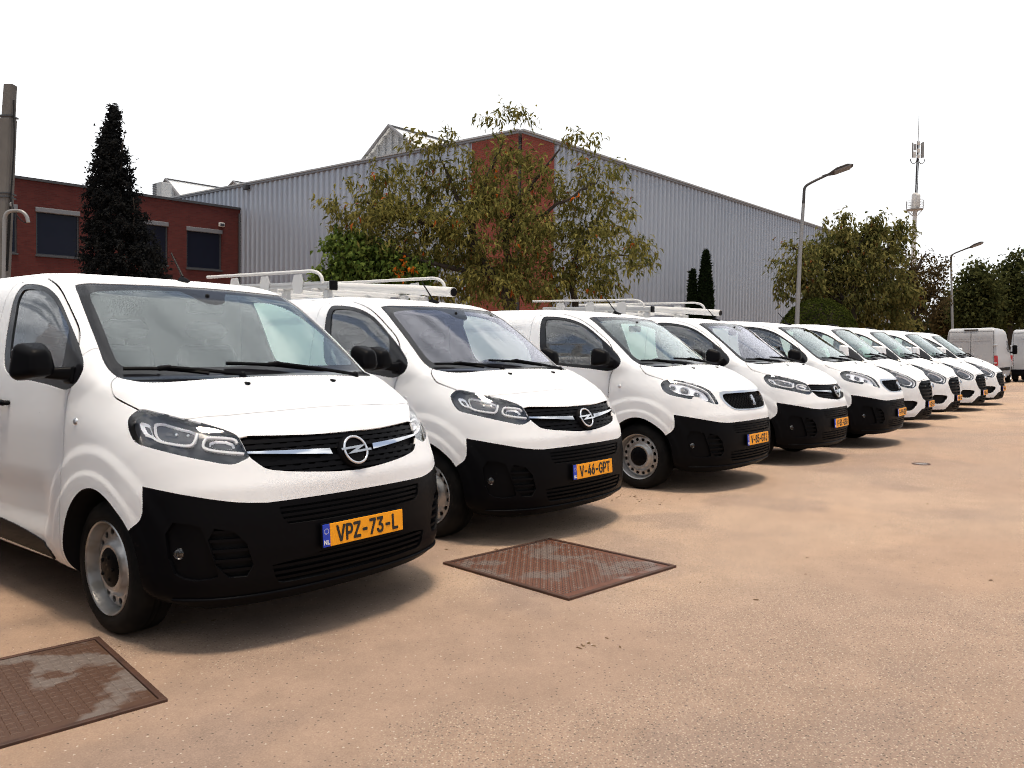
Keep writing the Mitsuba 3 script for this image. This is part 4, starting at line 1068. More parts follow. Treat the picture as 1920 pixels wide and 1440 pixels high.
def wallframe(p0, d2):
    """local axes: x along the wall, y up, z outward (towards the yard)"""
    d = np.array([d2[0], d2[1], 0.0])
    nrm = np.cross(d, [0, 0, 1.0])
    if nrm @ (eye - p0) < 0:
        return frame([p0[0], p0[1], 0], d, [0, 0, 1.0], -nrm), -1
    return frame([p0[0], p0[1], 0], d, [0, 0, 1.0], nrm), 1

# ------------------------------------------------------------------ ground
def ground_color(p, n, uv):
    x, y = p.x, p.y
    big = fbm(x * 0.30, y * 0.30, 1.0, octaves=3)
    mid = fbm(x * 1.5 + 9, y * 1.5, 4.0, octaves=4)
    c = mix((0.294, 0.202, 0.145), (0.372, 0.264, 0.186), smoothstep(0.30, 0.68, big))
    c = mix(c, (0.237, 0.168, 0.129), 0.80 * smoothstep(0.48, 0.70, mid))
    stain = smoothstep(0.50, 0.66, fbm(x * 0.55 + 21, y * 0.55 + 2, 8.0, octaves=4))
    c = mix(c, (0.206, 0.156, 0.135), 0.22 * stain)
    mott = fbm(x * 7.0 + 2, y * 7.0 + 5, 3.0, octaves=4)
    c = c * (0.86 + 0.28 * mott)
    band = smoothstep(0.46, 0.62, fbm(x * 0.8 + 3, y * 0.8 + 5, 2.0, octaves=3))
    d1, d2, w = voronoi(x * 88.0, y * 88.0)
    stone = smoothstep(0.34, 0.20, d1) * (0.22 + 0.75 * band)
    c = mix(c, mix((0.143, 0.107, 0.085), (0.439, 0.348, 0.274), w), stone)
    e1, e2, ww = voronoi(x * 33.0 + 7.3, y * 33.0)
    grit = smoothstep(0.16, 0.09, e1) * smoothstep(0.72 - 0.25 * band, 0.76 - 0.25 * band, ww)
    c = mix(c, mix((0.089, 0.071, 0.061), (0.479, 0.410, 0.355), smoothstep(0.92, 0.93, ww)), 0.85 * grit)
    return c * (0.90 + 0.20 * noise(x * 210, y * 210))
def ground_bump(p, n, uv):
    x, y = p.x, p.y
    d1, d2, w = voronoi(x * 88.0, y * 88.0)
    return 0.0010 * smoothstep(0.42, 0.12, d1) * w + 0.0016 * fbm(x * 34, y * 34, 0.0, octaves=3) + 0.009 * fbm(x * 2.2, y * 2.2, 0.0, octaves=2)
scene['m_ground'] = {'type': 'twosided', 'bsdf': {'type': 'bumpmap', 'bump': tex(ground_bump, eps=2e-3), 'scale': 1.0,
                     'bsdf': {'type': 'principled', 'base_color': tex(ground_color), 'roughness': 0.85, 'specular': 0.25}}}
gx = trimesh.Trimesh([[-700, -700, 0], [700, -700, 0], [700, 1100, 0], [-700, 1100, 0]], [[0, 1, 2], [0, 2, 3]], process=False)
put('ground', gx, 'm_ground')
tag('ground', None, kind='structure')

# ------------------------------------------------------------------ steel cover plates
def rust(p, n, uv):
    a = fbm(p.x * 4.5 + 2, p.y * 4.5, 3.0, octaves=4)
    b = fbm(p.x * 16, p.y * 16, 7.0, octaves=3)
    c = mix((0.105, 0.040, 0.024), (0.170, 0.072, 0.042), b)
    return mix(c, (0.165, 0.135, 0.120), 0.8 * smoothstep(0.48, 0.70, a + 0.6 * (b - 0.5)))
def rust_dark(p, n, uv):
    return mix((0.045, 0.024, 0.018), (0.105, 0.050, 0.032), fbm(p.x * 14, p.y * 14, p.z * 14, octaves=3))
def brown_plate(p, n, uv):
    a = fbm(p.x * 5 + 4, p.y * 5 + 1, 1.0, octaves=4)
    return mix((0.085, 0.044, 0.028), (0.150, 0.120, 0.105), smoothstep(0.54, 0.64, a))
principled('m_rust_plate', tex(rust), 0.55, metallic=0.25)
principled('m_rust_frame', tex(rust_dark), 0.6, metallic=0.3)
principled('m_brown_plate', tex(brown_plate), 0.55, metallic=0.2)
principled('m_tread', (0.060, 0.042, 0.036), 0.45, metallic=0.3)
def plate_frame(o, a, b):
    """frame of a rectangle from corner o with side vectors a, b; returns M, width, depth"""
    x = unit(np.append(a, 0)); la = np.linalg.norm(a)
    y = np.cross([0, 0, 1.0], x); lb = float(np.append(b, 0) @ y)
    return frame([*o, 0], x, y, [0, 0, 1.0]), la, lb
M1, la, lb = plate_frame(np.array([-.473, 5.233]), np.array([.300 + .473, 4.395 - 5.233]), np.array([.188 + .473, 6.008 - 5.233]))
sec = [rbox([0, 0, -.05], [la, .028, .016], .004), rbox([0, lb - .028, -.05], [la, lb, .016], .004), rbox([0, .028, -.05], [.028, lb - .028, .0155], .004), rbox([la - .028, .028, -.05], [la, lb - .028, .0155], .004)]
k1 = numbered('cover_plate')
put(k1 + '__plate', box([.034, .034, -.03], [la - .034, lb - .034, .010]), 'm_rust_plate', M=M1)
for i, q in enumerate(sec):
    put(f'{k1}__frame_bar' + (f'_{i:03d}' if i else ''), q, 'm_rust_frame', 30, M=M1)
def loz(L, w, h):
    return trimesh.Trimesh([[-L, 0, 0], [0, -w, 0], [L, 0, 0], [0, w, 0], [-L * .45, 0, h], [L * .45, 0, h]], [[0, 1, 4], [1, 5, 4], [1, 2, 5], [2, 3, 5], [3, 4, 5], [3, 0, 4]], process=False)
tread = []
pz = .031
for i in range(int((la - .10) / pz)):
    for j in range(int((lb - .10) / pz)):
        q = loz(.0140, .0056, .0042)
        q.apply_transform(trimesh.transformations.rotation_matrix(math.radians(45 if (i + j) % 2 else -45), [0, 0, 1]))
        q.apply_translation([.055 + i * pz, .055 + j * pz, .0100])
        tread.append(q)
put(k1 + '__tread', cat(tread), 'm_tread', M=M1)
tag(k1, 'rusty chequered steel cover plate set in the tan yard in front of the second van', 'cover plate')
labels[k1 + '__tread'] = {'kind': 'stuff'}
e2 = unit([-1.631 + 2.046, 3.50 - 3.882]); e1 = unit([-2.357 + 2.046, 3.606 - 3.882])
M2, la2, lb2 = plate_frame(np.array([-2.046, 3.882]) + e1 * 1.05, -e1 * 1.05, e2 * 1.0)
k2 = numbered('cover_plate')
lb2 = abs(lb2) if lb2 > 0 else lb2
if lb2 < 0:
    M2, la2, lb2 = plate_frame(np.array([-2.046, 3.882]), e1 * 1.05, e2 * 1.0)
put(k2 + '__plate', box([.03, .03, -.03], [la2 - .03, lb2 - .03, .008]), 'm_brown_plate', M=M2)
for i, q in enumerate([rbox([0, 0, -.05], [la2, .026, .013], .004), rbox([0, lb2 - .026, -.05], [la2, lb2, .013], .004), rbox([0, .026, -.05], [.026, lb2 - .026, .0125], .004), rbox([la2 - .026, .026, -.05], [la2, lb2 - .026, .0125], .004)]):
    put(f'{k2}__frame_bar' + (f'_{i:03d}' if i else ''), q, 'm_rust_frame', 30, M=M2)
rib = []
for i in range(int((la2 - .10) / .045)):
    for j in range(int((lb2 - .09) / .052)):
        q = rbox([-.0165, -.021, -.002], [.0165, .021, .0022], .002, 4)
        q.apply_translation([.06 + i * .045, .062 + j * .052, .008])
        rib.append(q)
put(k2 + '__tread', cat(rib), 'm_brown_plate', M=M2)
tag(k2, 'brown ribbed steel cover plate in the ground beside the front wheel of the nearest van', 'cover plate')
labels[k2 + '__tread'] = {'kind': 'stuff'}
k = numbered('drain_cover')
put(k + '__ring', xform(lathe([(.075, .0), (.078, .008), (.10, .008), (.108, -.002)], 32), frame([5.045, 9.81, 0], [1, 0, 0], [0, 1, 0], [0, 0, 1])), 'm_rust_frame', 30)
put(k + '__lid', xform(lathe([(0, .006), (.074, .005), (.074, -.01)], 32), frame([5.045, 9.81, 0], [1, 0, 0], [0, 1, 0], [0, 0, 1])), 'm_galv', 30)
tag(k, 'small round metal drain cover alone in the open tan yard', 'drain cover')
# loose leaves and gravel crumbs
principled('m_dry_leaf', (0.14, 0.085, 0.045), 0.8)
r2 = np.random.default_rng(3)
lit = []
for (x, y, sx, n) in ((1.1, 7.75, .16, 16), (1.28, 7.45, .12, 9), (.36, 3.69, .08, 7), (-.16, 5.55, .2, 5), (3.75, 7.15, .01, 1), (2.9, 5.0, .9, 4), (1.7, 4.2, .5, 3), (-1.9, 4.1, .25, 8)):
    for _ in range(n):
        q = loz(r2.uniform(.006, .022), r2.uniform(.004, .010), r2.uniform(.003, .008))
        q.apply_transform(trimesh.transformations.rotation_matrix(r2.uniform(0, 6.3), [0, 0, 1]))
        q.apply_translation([x + r2.normal(0, sx), y + r2.normal(0, sx * .6), .0005])
        lit.append(q)
put('fallen_leaves', cat(lit), 'm_dry_leaf')
tag('fallen_leaves', 'dry leaf crumbs scattered over the tan yard', 'leaves', kind='stuff')

# ------------------------------------------------------------------ metal hall
def cladding(p, n, uv):
    s = fbm(p.x * 0.6, p.y * 0.6, p.z * 0.25, octaves=3)
    return mix((0.345, 0.372, 0.425), (0.40, 0.425, 0.475), s)
principled('m_cladding', tex(cladding), 0.38, metallic=0.35)
principled('m_cladding_light', (0.36, 0.365, 0.37), 0.45, metallic=0.1)
principled('m_flashing', (0.19, 0.19, 0.20), 0.4, metallic=0.3)
principled('m_flashing_dark', (0.045, 0.047, 0.052), 0.45)
principled('m_roof_white', (0.68, 0.69, 0.69), 0.5)
def brick(p, n, uv, lo, hi, mortar):
    row = dr.floor(uv.y / 0.0625)
    fx, fy = uv.x / 0.225 + 0.5 * (row - 2 * dr.floor(row / 2)), uv.y / 0.0625
    c = cell_rand(dr.floor(fx), row, 5)
    ex, ey = fx - dr.floor(fx), fy - row
    m = dr.maximum(smoothstep(0.06, 0.02, dr.minimum(ex, 1 - ex)), smoothstep(0.16, 0.07, dr.minimum(ey, 1 - ey)))
    big = fbm(uv.x * 0.5, uv.y * 0.5, 2.0)
    return mix(mix(lo, hi, 0.75 * c + 0.5 * (big - 0.3)), mortar, m)
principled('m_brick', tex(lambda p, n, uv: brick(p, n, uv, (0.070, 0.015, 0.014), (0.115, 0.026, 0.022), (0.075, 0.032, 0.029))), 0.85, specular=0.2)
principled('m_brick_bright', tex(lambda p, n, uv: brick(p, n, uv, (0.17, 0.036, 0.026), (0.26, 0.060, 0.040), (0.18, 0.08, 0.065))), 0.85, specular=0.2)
C0 = at(975, 249, 27.0, LEAN)
HT = C0[2]
DL, DR = azd(-54.0), azd(41.5)
PITCH3 = 1.0 / 3
def rib_panel(x0, x1, zb, z0, z1, depth=.07):
    """corrugated sheet between x0 and x1 of a wall, top edge from z0 to z1"""
    xs, hs = [], []
    x = x0
    while x < x1 - 1e-6:
        for f, h in ((0, 0), (.36, 0), (.50, 1), (.86, 1)):
            xs.append(x + f * PITCH3); hs.append(h)
        x += PITCH3
    xs.append(x1); hs.append(0)
    xs, hs = np.array(xs), np.array(hs) * depth
    zt = np.interp(xs, [x0, x1], [z0, z1])
    n = len(xs)
    v = np.vstack([np.stack([xs, np.full(n, zb), hs], 1), np.stack([xs, zt, hs], 1)])
    i = np.arange(n - 1)
    return trimesh.Trimesh(v, np.vstack([np.stack([i, i + 1, i + 1 + n], 1), np.stack([i, i + 1 + n, i + n], 1)]), process=False)
def quad_uv(M, x0, x1, zb, z0, z1, z=0.0):
    m = trimesh.Trimesh([[x0, zb, z], [x1, zb, z], [x1, z1, z], [x0, z0, z]], [[0, 1, 2], [0, 2, 3]], process=False)
    return m, np.array(m.vertices)[:, :2]
hall = numbered('metal_hall')
for side, D, L, edge_px in (('l', DL, 26.0, (333, 373)), ('r', DR, 41.0, (1545, 432))):
    Pe, te = onwall(*edge_px, C0, D)
    slope = (Pe[2] - HT) / te
    F, sgn = wallframe(C0, D)
    x = 2.0 if side == 'l' else 1.75
    wl = numbered(hall + '__wall')
    m, _ = quad_uv(F, 0, L, -.6, HT - .1, HT - .1 + slope * L, -.06)
    put(wl, leaned(xform(m, F)), 'm_flashing')
    i = 0
    while x < L:
        w = min(1.0, L - x)
        m = rib_panel(x + .004, x + w - .004, -.5, HT + slope * x - .02, HT + slope * (x + w) - .02)
        put(numbered(wl + '__cladding_panel'), leaned(xform(m, F)), 'm_cladding')
        x += 1.0
    gut = [box([0, HT - .03, -.10], [L, HT + .05, .12])]
    g = cat(gut)
    g.vertices[:, 1] += slope * np.array(g.vertices)[:, 0]
    put(numbered(hall + '__gutter'), leaned(xform(g, F)), 'm_flashing')
    g2 = box([0, HT + .05, -.12], [L, HT + .11, .16])
    g2.vertices[:, 1] += slope * np.array(g2.vertices)[:, 0]
    put(numbered(hall + '__eaves_trim'), leaned(xform(g2, F)), 'm_cladding_light')
    # brick corner pier
    bw = 2.0 if side == 'l' else 1.75
    m = trimesh.Trimesh(*[np.array(q) for q in ([[0, -.5, .09], [bw, -.5, .09], [bw, HT - .04, .09], [0, HT - .04, .09], [bw, -.5, -.05], [bw, HT - .04, -.05]], [[0, 1, 2], [0, 2, 3], [1, 4, 5], [1, 5, 2]])], process=False)
    uv = np.array([[0, -.5], [bw, -.5], [bw, HT], [0, HT], [bw + .14, -.5], [bw + .14, HT]])
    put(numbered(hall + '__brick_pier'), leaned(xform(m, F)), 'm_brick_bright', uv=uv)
rf = []
A, Bq, Cq = C0, C0 + np.append(DL, 0) * 26, C0 + np.append(DR, 0) * 41
roofm = trimesh.Trimesh([A + [0, 0, .1], Bq + [0, 0, .3], Bq + np.append(DR, 0) * 41 + [0, 0, .1], Cq + [0, 0, -.4]], [[0, 2, 1], [0, 3, 2]], process=False)
put(hall + '__roof', leaned(roofm), 'm_roof_white')
def gable(apex, lf, rt, back, ridge, mat='m_cladding_light'):
    """small gabled roof light standing on the hall, its front parallel to the left wall and set back behind it"""
    nrm = np.array([DR[0], DR[1], 0])
    p0 = C0 + nrm * back
    a, l, r = (onwall(*q, p0, DL)[0] for q in (apex, lf, rt))
    l[2] -= .5; r[2] -= .5
    k = numbered(hall + '__roof_light')
    bk = nrm * .05
    wallm = trimesh.Trimesh([l + bk, r + bk, a + bk], [[0, 1, 2]], process=False)
    put(k, leaned(wallm), mat)
    F, _ = wallframe(p0, DL)
    tl, ta, tr = (float((q - p0)[:2] @ DL) for q in (l, a, r))
    n = max(3, int(abs(tl - tr) / .4))
    for t in np.linspace(min(tl, tr) + .15, max(tl, tr) - .15, n):
        zt = np.interp(t, *zip(*sorted([(tl, l[2]), (ta, a[2]), (tr, r[2])])))
        put(numbered(k + '__rib'), leaned(xform(box([t - .03, min(l[2], r[2]), .0], [t + .03, zt - .02, .05]), F)), mat)
    e = nrm * ridge
    for i, q in enumerate((l, r)):
        pl = trimesh.Trimesh([q - nrm * .15, a - nrm * .15, a + e, q + e], [[0, 1, 2], [0, 2, 3]], process=False)
        put(numbered(k + '__slope'), leaned(pl), 'm_roof_white')
        put(numbered(k + '__verge'), leaned(tube([q - nrm * .16 + [0, 0, .03], a - nrm * .16 + [0, 0, .05]], .07, 6)), 'm_flashing')
    put(k + '__ridge_cap', leaned(tube([a - nrm * .2 + [0, 0, .06], a + e + [0, 0, .06]], .05, 6)), 'm_flashing_dark')
gable((734.3, 239), (667.5, 304), (806, 274), 3.0, 14)
gable((316, 338), (290, 368), (356, 370), 3.0, 14)
gable((442, 342), (414, 356), (470, 356), 9.0, 10)
tag(hall, 'large grey corrugated metal hall with a red brick corner pier behind the vans', 'hall')
p0 = C0 + np.array([DR[0], DR[1], 0]) * 1.2
P1, t1 = onwall(304, 359, p0, DL)
F, _ = wallframe(p0, DL)
ac = numbered('air_conditioner')
put(ac + '__casing', leaned(xform(rbox([t1 - .42, P1[2] - .55, -.3], [t1 + .42, P1[2] + .42, .3], .04), F)), 'm_cladding_light', 30)
put(ac + '__grille', leaned(xform(cat([box([t1 + .02, P1[2] - .40 + .09 * i, .30], [t1 + .38, P1[2] - .36 + .09 * i, .325]) for i in range(9)]), F)), 'm_flashing_dark')
put(ac + '__foot', leaned(xform(cat([box([t1 - .4, P1[2] - 1.2, -.2], [t1 - .3, P1[2] - .5, .2]), box([t1 + .3, P1[2] - 1.2, -.2], [t1 + .4, P1[2] - .5, .2])]), F)), 'm_flashing_dark')
tag(ac, 'pale air conditioning unit on the roof edge above the brick office', 'air conditioner')

# ------------------------------------------------------------------ brick office
E0, te0 = onwall(450, 393, C0, DL)
DO = -azd(44.5)
E0 = E0.copy()
OF, sgn = wallframe(E0, DO)
off = numbered('brick_office')
OL = 26.0
Pl, tl = onwall(20, 332, E0, DO)
osl = (Pl[2] - E0[2]) / tl
OH = E0[2]
def ow(px, py):
    P, t = onwall(px, py, E0, DO)
    return np.array([t, P[2]])
wins = []
for q in (((67.5, 387), (149, 400), (67.5, 477), (149, 484)), ((255, 411), (315, 418), (255, 492), (315, 498)), ((350, 424.5), (415.8, 433), (350, 502.5), (415.8, 507))):
    c = np.array([ow(*p) for p in q])
    wins.append((c[[0, 2], 0].mean(), c[[1, 3], 0].mean(), c[2:, 1].mean(), c[:2, 1].mean()))
dt = wins[0][0] - wins[2][0]
w0 = wins[0]
wins.append((w0[0] + 2.35, w0[0] + .62, w0[2], w0[3]))
wins = [(min(a, b), max(a, b), z0, z1) for a, b, z0, z1 in wins]
outer = sg.Polygon([(0, -.5), (OL, -.5), (OL, OH + osl * OL), (0, OH)])
holes = [sg.box(a, z0, b, z1) for a, b, z0, z1 in wins]
wall2 = outer.difference(unary_union(holes))
wm = extrude(wall2, .25)
wm.apply_translation([0, 0, -.25])
wm.faces = np.array(wm.faces)
vv = np.array(wm.vertices)
tri = vv[np.array(wm.faces)]
wm = trimesh.Trimesh(tri.reshape(-1, 3), np.arange(len(tri) * 3).reshape(-1, 3), process=False)
nz = np.repeat(np.abs(np.cross(tri[:, 1] - tri[:, 0], tri[:, 2] - tri[:, 0])), 3, axis=0)
vv = np.array(wm.vertices)
uv = np.where((nz[:, :1] > np.maximum(nz[:, 1:2], nz[:, 2:3])), np.stack([vv[:, 2], vv[:, 1]], 1), vv[:, :2])
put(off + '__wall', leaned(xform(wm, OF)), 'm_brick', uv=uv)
cop = box([-.15, OH - .02, -.3], [OL, OH + .08, .06]); cop.vertices[:, 1] += osl * np.array(cop.vertices)[:, 0]
put(off + '__coping', leaned(xform(cop, OF)), 'm_flashing_dark')
back = box([-.02, -.5, -14], [OL, OH - .1, -.3])
put(off + '__rear_block', leaned(xform(back, OF)), 'm_flashing_dark')
principled('m_window_dark', (0.012, 0.014, 0.026), 0.12, specular=0.12)
for a, b, z0, z1 in wins:
    w = numbered(off + '__window')
    t = .06
    fr = cat([box([a, z0, -.16], [a + t, z1, -.08]), box([b - t, z0, -.16], [b, z1, -.08]), box([a + t, z0, -.16], [b - t, z0 + t, -.08]), box([a + t, z1 - t, -.16], [b - t, z1, -.08])])
    put(w, leaned(xform(fr, OF)), 'm_flashing_dark')
    put(w + '__pane', leaned(xform(box([a + t, z0 + t, -.13], [b - t, z1 - t, -.12]), OF)), 'm_window_dark')
    put(w + '__blind_box', leaned(xform(rbox([a - .02, z1 - .16, -.10], [b + .02, z1 + .02, .04], .02), OF)), 'm_flashing')
    put(w + '__sill', leaned(xform(rbox([a - .03, z0 - .07, -.12], [b + .03, z0 + .0, .05], .01), OF)), 'm_flashing_dark')
dp = tube([(0.06, -.3, .09), (.06, OH - .2, .09)], .05, 8)
put(off + '__downpipe', leaned(xform(dp, OF)), 'm_flashing_dark', 40)
tag(off, 'low dark red brick office with black windows at the left of the metal hall', 'office building')
q = ow(414, 422)
sc_ = numbered('security_light')
put(sc_ + '__body', leaned(xform(rbox([q[0] - .13, q[1] - .09, .02], [q[0] + .13, q[1] + .09, .16], .03), OF)), 'm_white_powder', 30)
put(sc_ + '__lens', leaned(xform(rbox([q[0] - .10, q[1] - .07, .155], [q[0] + .10, q[1] + .05, .175], .01), OF)), 'm_lamp_grey', 30)
P2, t2 = onwall(468, 353, C0, DL)
HF, _ = wallframe(C0, DL)
wl_ = numbered('wall_light')
put(wl_ + '__body', leaned(xform(rbox([t2 - .11, P2[2] - .10, .10], [t2 + .11, P2[2] + .12, .30], .03), HF)), 'm_flashing_dark', 30)
put(wl_ + '__bracket', leaned(xform(box([t2 - .03, P2[2] - .03, .0], [t2 + .03, P2[2] + .03, .12]), HF)), 'm_flashing_dark')
tag(wl_, 'tiny dark wall light under the eaves on the left wall of the metal hall', 'light')
tag(sc_, 'small white security light on the brick wall above the right window', 'light')

# ------------------------------------------------------------------ trees: tapered limbs, twigs grown towards clumps of single leaves
scene['m_leaf'] = {'type': 'principledthin', 'base_color': {'type': 'mesh_attribute', 'name': 'vertex_color'}, 'roughness': 0.5, 'diff_trans': 0.7, 'specular' if False else 'eta': 1.4}
principled('m_bark', tex(lambda p, n, uv: mix((0.028, 0.022, 0.018), (0.075, 0.060, 0.048), fbm(p.x * 14, p.y * 14, p.z * 3.5, octaves=3))), 0.9, specular=0.15)
def leaf_mesh(pos, axis, nrm, L, W, col, fold=.25, bend=.2):
    """many leaves at once: each six points, four triangles, folded along the midrib and bent"""
    n = len(pos)
    a = axis / (np.linalg.norm(axis, axis=1, keepdims=True) + 1e-9)
    s = np.cross(nrm, a); s /= np.linalg.norm(s, axis=1, keepdims=True) + 1e-9
    u = np.cross(a, s)
    L, W = L[:, None], W[:, None]
    p0 = pos
    pm = pos + a * L * .45 + u * L * bend * .3
    pt = pos + a * L - u * L * bend
    l1, r1 = pm + s * W * .5 + u * W * fold, pm - s * W * .5 + u * W * fold
    v = np.stack([p0, pm, pt, l1, r1], 1).reshape(-1, 3)
    k = np.arange(n)[:, None] * 5
    f = np.concatenate([k + [0, 3, 1], k + [1, 3, 2], k + [0, 1, 4], k + [1, 2, 4]], 1).reshape(-1, 3)
    return v, f, np.repeat(col, 5, axis=0)
def in_blobs(r, blobs, n, shell=.45):
    """points in a union of ellipsoids, thinned towards the middle"""
    w = np.array([b[2] for b in blobs], float); w /= w.sum()
    out = []
    for i in r.choice(len(blobs), n, p=w):
        c, rad, _ = blobs[i]
        d = r.normal(size=3); d /= np.linalg.norm(d)
        q = r.uniform(shell ** 3, 1) ** (1 / 3) * (1 + .12 * r.normal())
        out.append(np.asarray(c) + d * q * np.asarray(rad))
    return np.array(out)
def tree(key, limbs, targets, r, per=14, L=.12, W=.035, droop=.6, spread=.28, palette=((.05, .055, .015), (.09, .08, .02)), accent=None, twig=.010, up=.25, k=LEAN, label='', category='tree', group=None, fold=.25, jitter=.35, twig_min=.0035, crown='crown'):
    nodes, rad = [], []
    wood = []
    for pts, r0, r1 in limbs:
        p = chaikin_open(np.array(pts, float), 2)
        p[1:-1] += r.normal(0, .02, (len(p) - 2, 3))
        rr = np.linspace(r0, r1, len(p))
        wood.append(tube(p, rr, 8))
        for a, b, q in zip(p[:-1], p[1:], rr):
            m = max(1, int(np.linalg.norm(b - a) / .15))
            for t in np.arange(m) / m:
                nodes.append(a + (b - a) * t); rad.append(q)
    trunk_n = len(wood)
    nodes, rad = np.array(nodes), np.array(rad)
    d0 = np.array([np.min(np.linalg.norm(nodes - t, axis=1)) for t in targets])
    P, A, N = [], [], []
    for t in targets[np.argsort(d0)]:
        d = np.linalg.norm(nodes - t, axis=1) + .35 * np.maximum(nodes[:, 2] - t[2], 0)
        i = int(np.argmin(d))
        a = nodes[i]
        dist = np.linalg.norm(t - a)
        if dist < .05: continue
        mid = (a + t) / 2 + np.array([0, 0, up * dist * .5]) + r.normal(0, .06 * dist, 3)
        c = np.array([a, (a + mid) / 2 + [0, 0, .05 * dist], mid, (mid + t) / 2 + [0, 0, .04 * dist], t])
        r0 = min(rad[i] * .75, twig + .006 * dist)
        rr = np.linspace(max(r0, twig_min), twig_min, 5)
        wood.append(tube(c, rr, 4, caps=False))
        nodes = np.vstack([nodes, c[1:]]); rad = np.append(rad, rr[1:])
        m = max(3, int(per * r.uniform(.5, 1.4)))
        s = r.uniform(.25, 1.0, m) ** .7
        seg = np.clip((s * 4).astype(int), 0, 3)
        q = c[seg] + (c[seg + 1] - c[seg]) * (s * 4 - seg)[:, None] + r.normal(0, spread * .35, (m, 3)) * s[:, None]
        dirn = unit(t - a)
        ax = dirn * .5 + r.normal(0, .55, (m, 3)); ax[:, 2] -= droop
        P.append(q); A.append(ax)
        nn = r.normal(0, .5, (m, 3)); nn[:, 2] += 1
        N.append(nn)
    P, A, N = np.vstack(P), np.vstack(A), np.vstack(N)
    n = len(P)
    c0, c1 = np.array(palette[0]), np.array(palette[1])
    t = np.clip(.5 + jitter * r.normal(size=n) + .5 * (meshkit.fbm(P * .9 + 5) - .5), 0, 1)[:, None]
    col = c0 * (1 - t) + c1 * t
    if accent is not None:
        m = r.uniform(size=n) < accent[1] * (meshkit.fbm(P * 1.3 + 31) > .5)
        col[m] = np.array(accent[0]) * r.uniform(.7, 1.2, (m.sum(), 1))
    v, f, vc = leaf_mesh(P, A, N, L * r.uniform(.65, 1.25, n), W * r.uniform(.7, 1.3, n), col, fold)
    lm = leaned(trimesh.Trimesh(v, f, process=False), k)
    put(key + '__trunk', leaned(cat(wood[:trunk_n]), k), 'm_bark', 50)
    put(key + '__twigs', leaned(cat(wood[trunk_n:]), k), 'm_bark')
    put(key + '__' + crown, lm, 'm_leaf', color=vc)
    labels[key + '__' + crown] = {'kind': 'stuff'}
    labels[key + '__twigs'] = {'kind': 'stuff'}
    tag(key, label, category, group)
def B2(px, py, rx, ry, Y, w=1.0, dy=0.0, deep=.8):
    """an ellipsoid of foliage: centre from a point of the picture at distance Y, radii in metres"""
    s = FPX / Y
    return at(px, py, Y + dy, LEAN), (rx / s, deep * (rx + ry) / 2 / s, ry / s), w * rx * ry / 5000

Y = 17.0
r = np.random.default_rng(11)
bl = [B2(965, 222, 50, 24, Y, .85), B2(1095, 262, 42, 20, Y, .75, .5), B2(905, 225, 18, 12, Y, .4), B2(820, 262, 60, 22, Y, .6), B2(940, 330, 120, 65, Y, .95), B2(760, 350, 100, 55, Y, .95, .4), B2(680, 400, 85, 45, Y, .9, -.4), B2(1110, 380, 75, 90, Y, .75, .5),
      B2(1150, 470, 75, 60, Y, .8, -.5), B2(760, 440, 110, 65, Y, 1.5), B2(930, 540, 110, 38, Y, 1.3, -.5), B2(920, 430, 120, 80, Y, 1.3, -.3), B2(1040, 470, 90, 70, Y, 1.0, .5), B2(860, 520, 150, 45, Y, 1.5, .6), B2(1090, 540, 90, 35, Y, 1.0), B2(1195, 485, 40, 18, Y, .5), B2(615, 378, 30, 18, Y, .45), B2(970, 545, 80, 35, Y, 1.0, .8)]
tg = in_blobs(r, bl, 1400)
g = lambda px, py, d=0: at(px, py, Y + d, LEAN)
base = g(968, 640); base[2] = -.1
b2_ = g(1082, 640, .6); b2_[2] = -.1
limbs = [([base, g(962, 575), g(925, 520), g(893, 470), g(880, 420), g(905, 350), g(945, 262)], .17, .02), ([g(893, 470), g(845, 432), g(790, 415), g(735, 395), g(680, 375)], .10, .015), ([g(880, 420), g(850, 360), g(830, 300)], .07, .012),
         ([g(950, 560, .1), g(960, 510, .2), g(945, 450, .3), g(965, 390, .3), g(1010, 330, .2), g(1050, 280)], .11, .015), ([g(945, 450, .3), g(1000, 410, 0), g(1070, 370, -.2), g(1120, 340)], .06, .012),
         ([b2_, g(1080, 560, .5), g(1068, 505, .4), g(1100, 450, .3), g(1130, 390, .2)], .10, .012), ([g(1068, 505, .4), g(1120, 480), g(1190, 478)], .05, .01), ([g(925, 520), g(840, 500, -.4), g(760, 480, -.5), g(700, 450, -.5)], .07, .012)]
tree(numbered('broadleaf_tree'), limbs, tg, r, per=15, L=.165, W=.050, droop=.75, spread=.34, palette=((.078, .084, .025), (.285, .248, .074)), accent=((.36, .085, .02), .018), label='large spreading olive brown tree with drooping leaves in front of the brick pier')
# bright orange leaves low in that tree
orr = np.random.default_rng(5)
pts = np.vstack([g(*q, -.9) + orr.normal(0, .05, (6, 3)) for q in ((747, 503), (774, 500), (753, 517), (757, 490))] + [g(1083, 366, -.6) + orr.normal(0, .05, (4, 3)), g(932, 322, -.6) + orr.normal(0, .04, (3, 3))])
ax = orr.normal(0, .6, pts.shape); ax[:, 2] -= .6
v, f, vc = leaf_mesh(pts, ax, orr.normal(0, 1, pts.shape), np.full(len(pts), .13), np.full(len(pts), .06), np.tile([[.62, .15, .02]], (len(pts), 1)) * orr.uniform(.7, 1.1, (len(pts), 1)))
put('broadleaf_tree__orange_leaves', leaned(trimesh.Trimesh(v, f, process=False)), 'm_leaf', color=vc)
labels['broadleaf_tree__orange_leaves'] = {'kind': 'stuff', 'label': 'bright orange autumn leaves'}

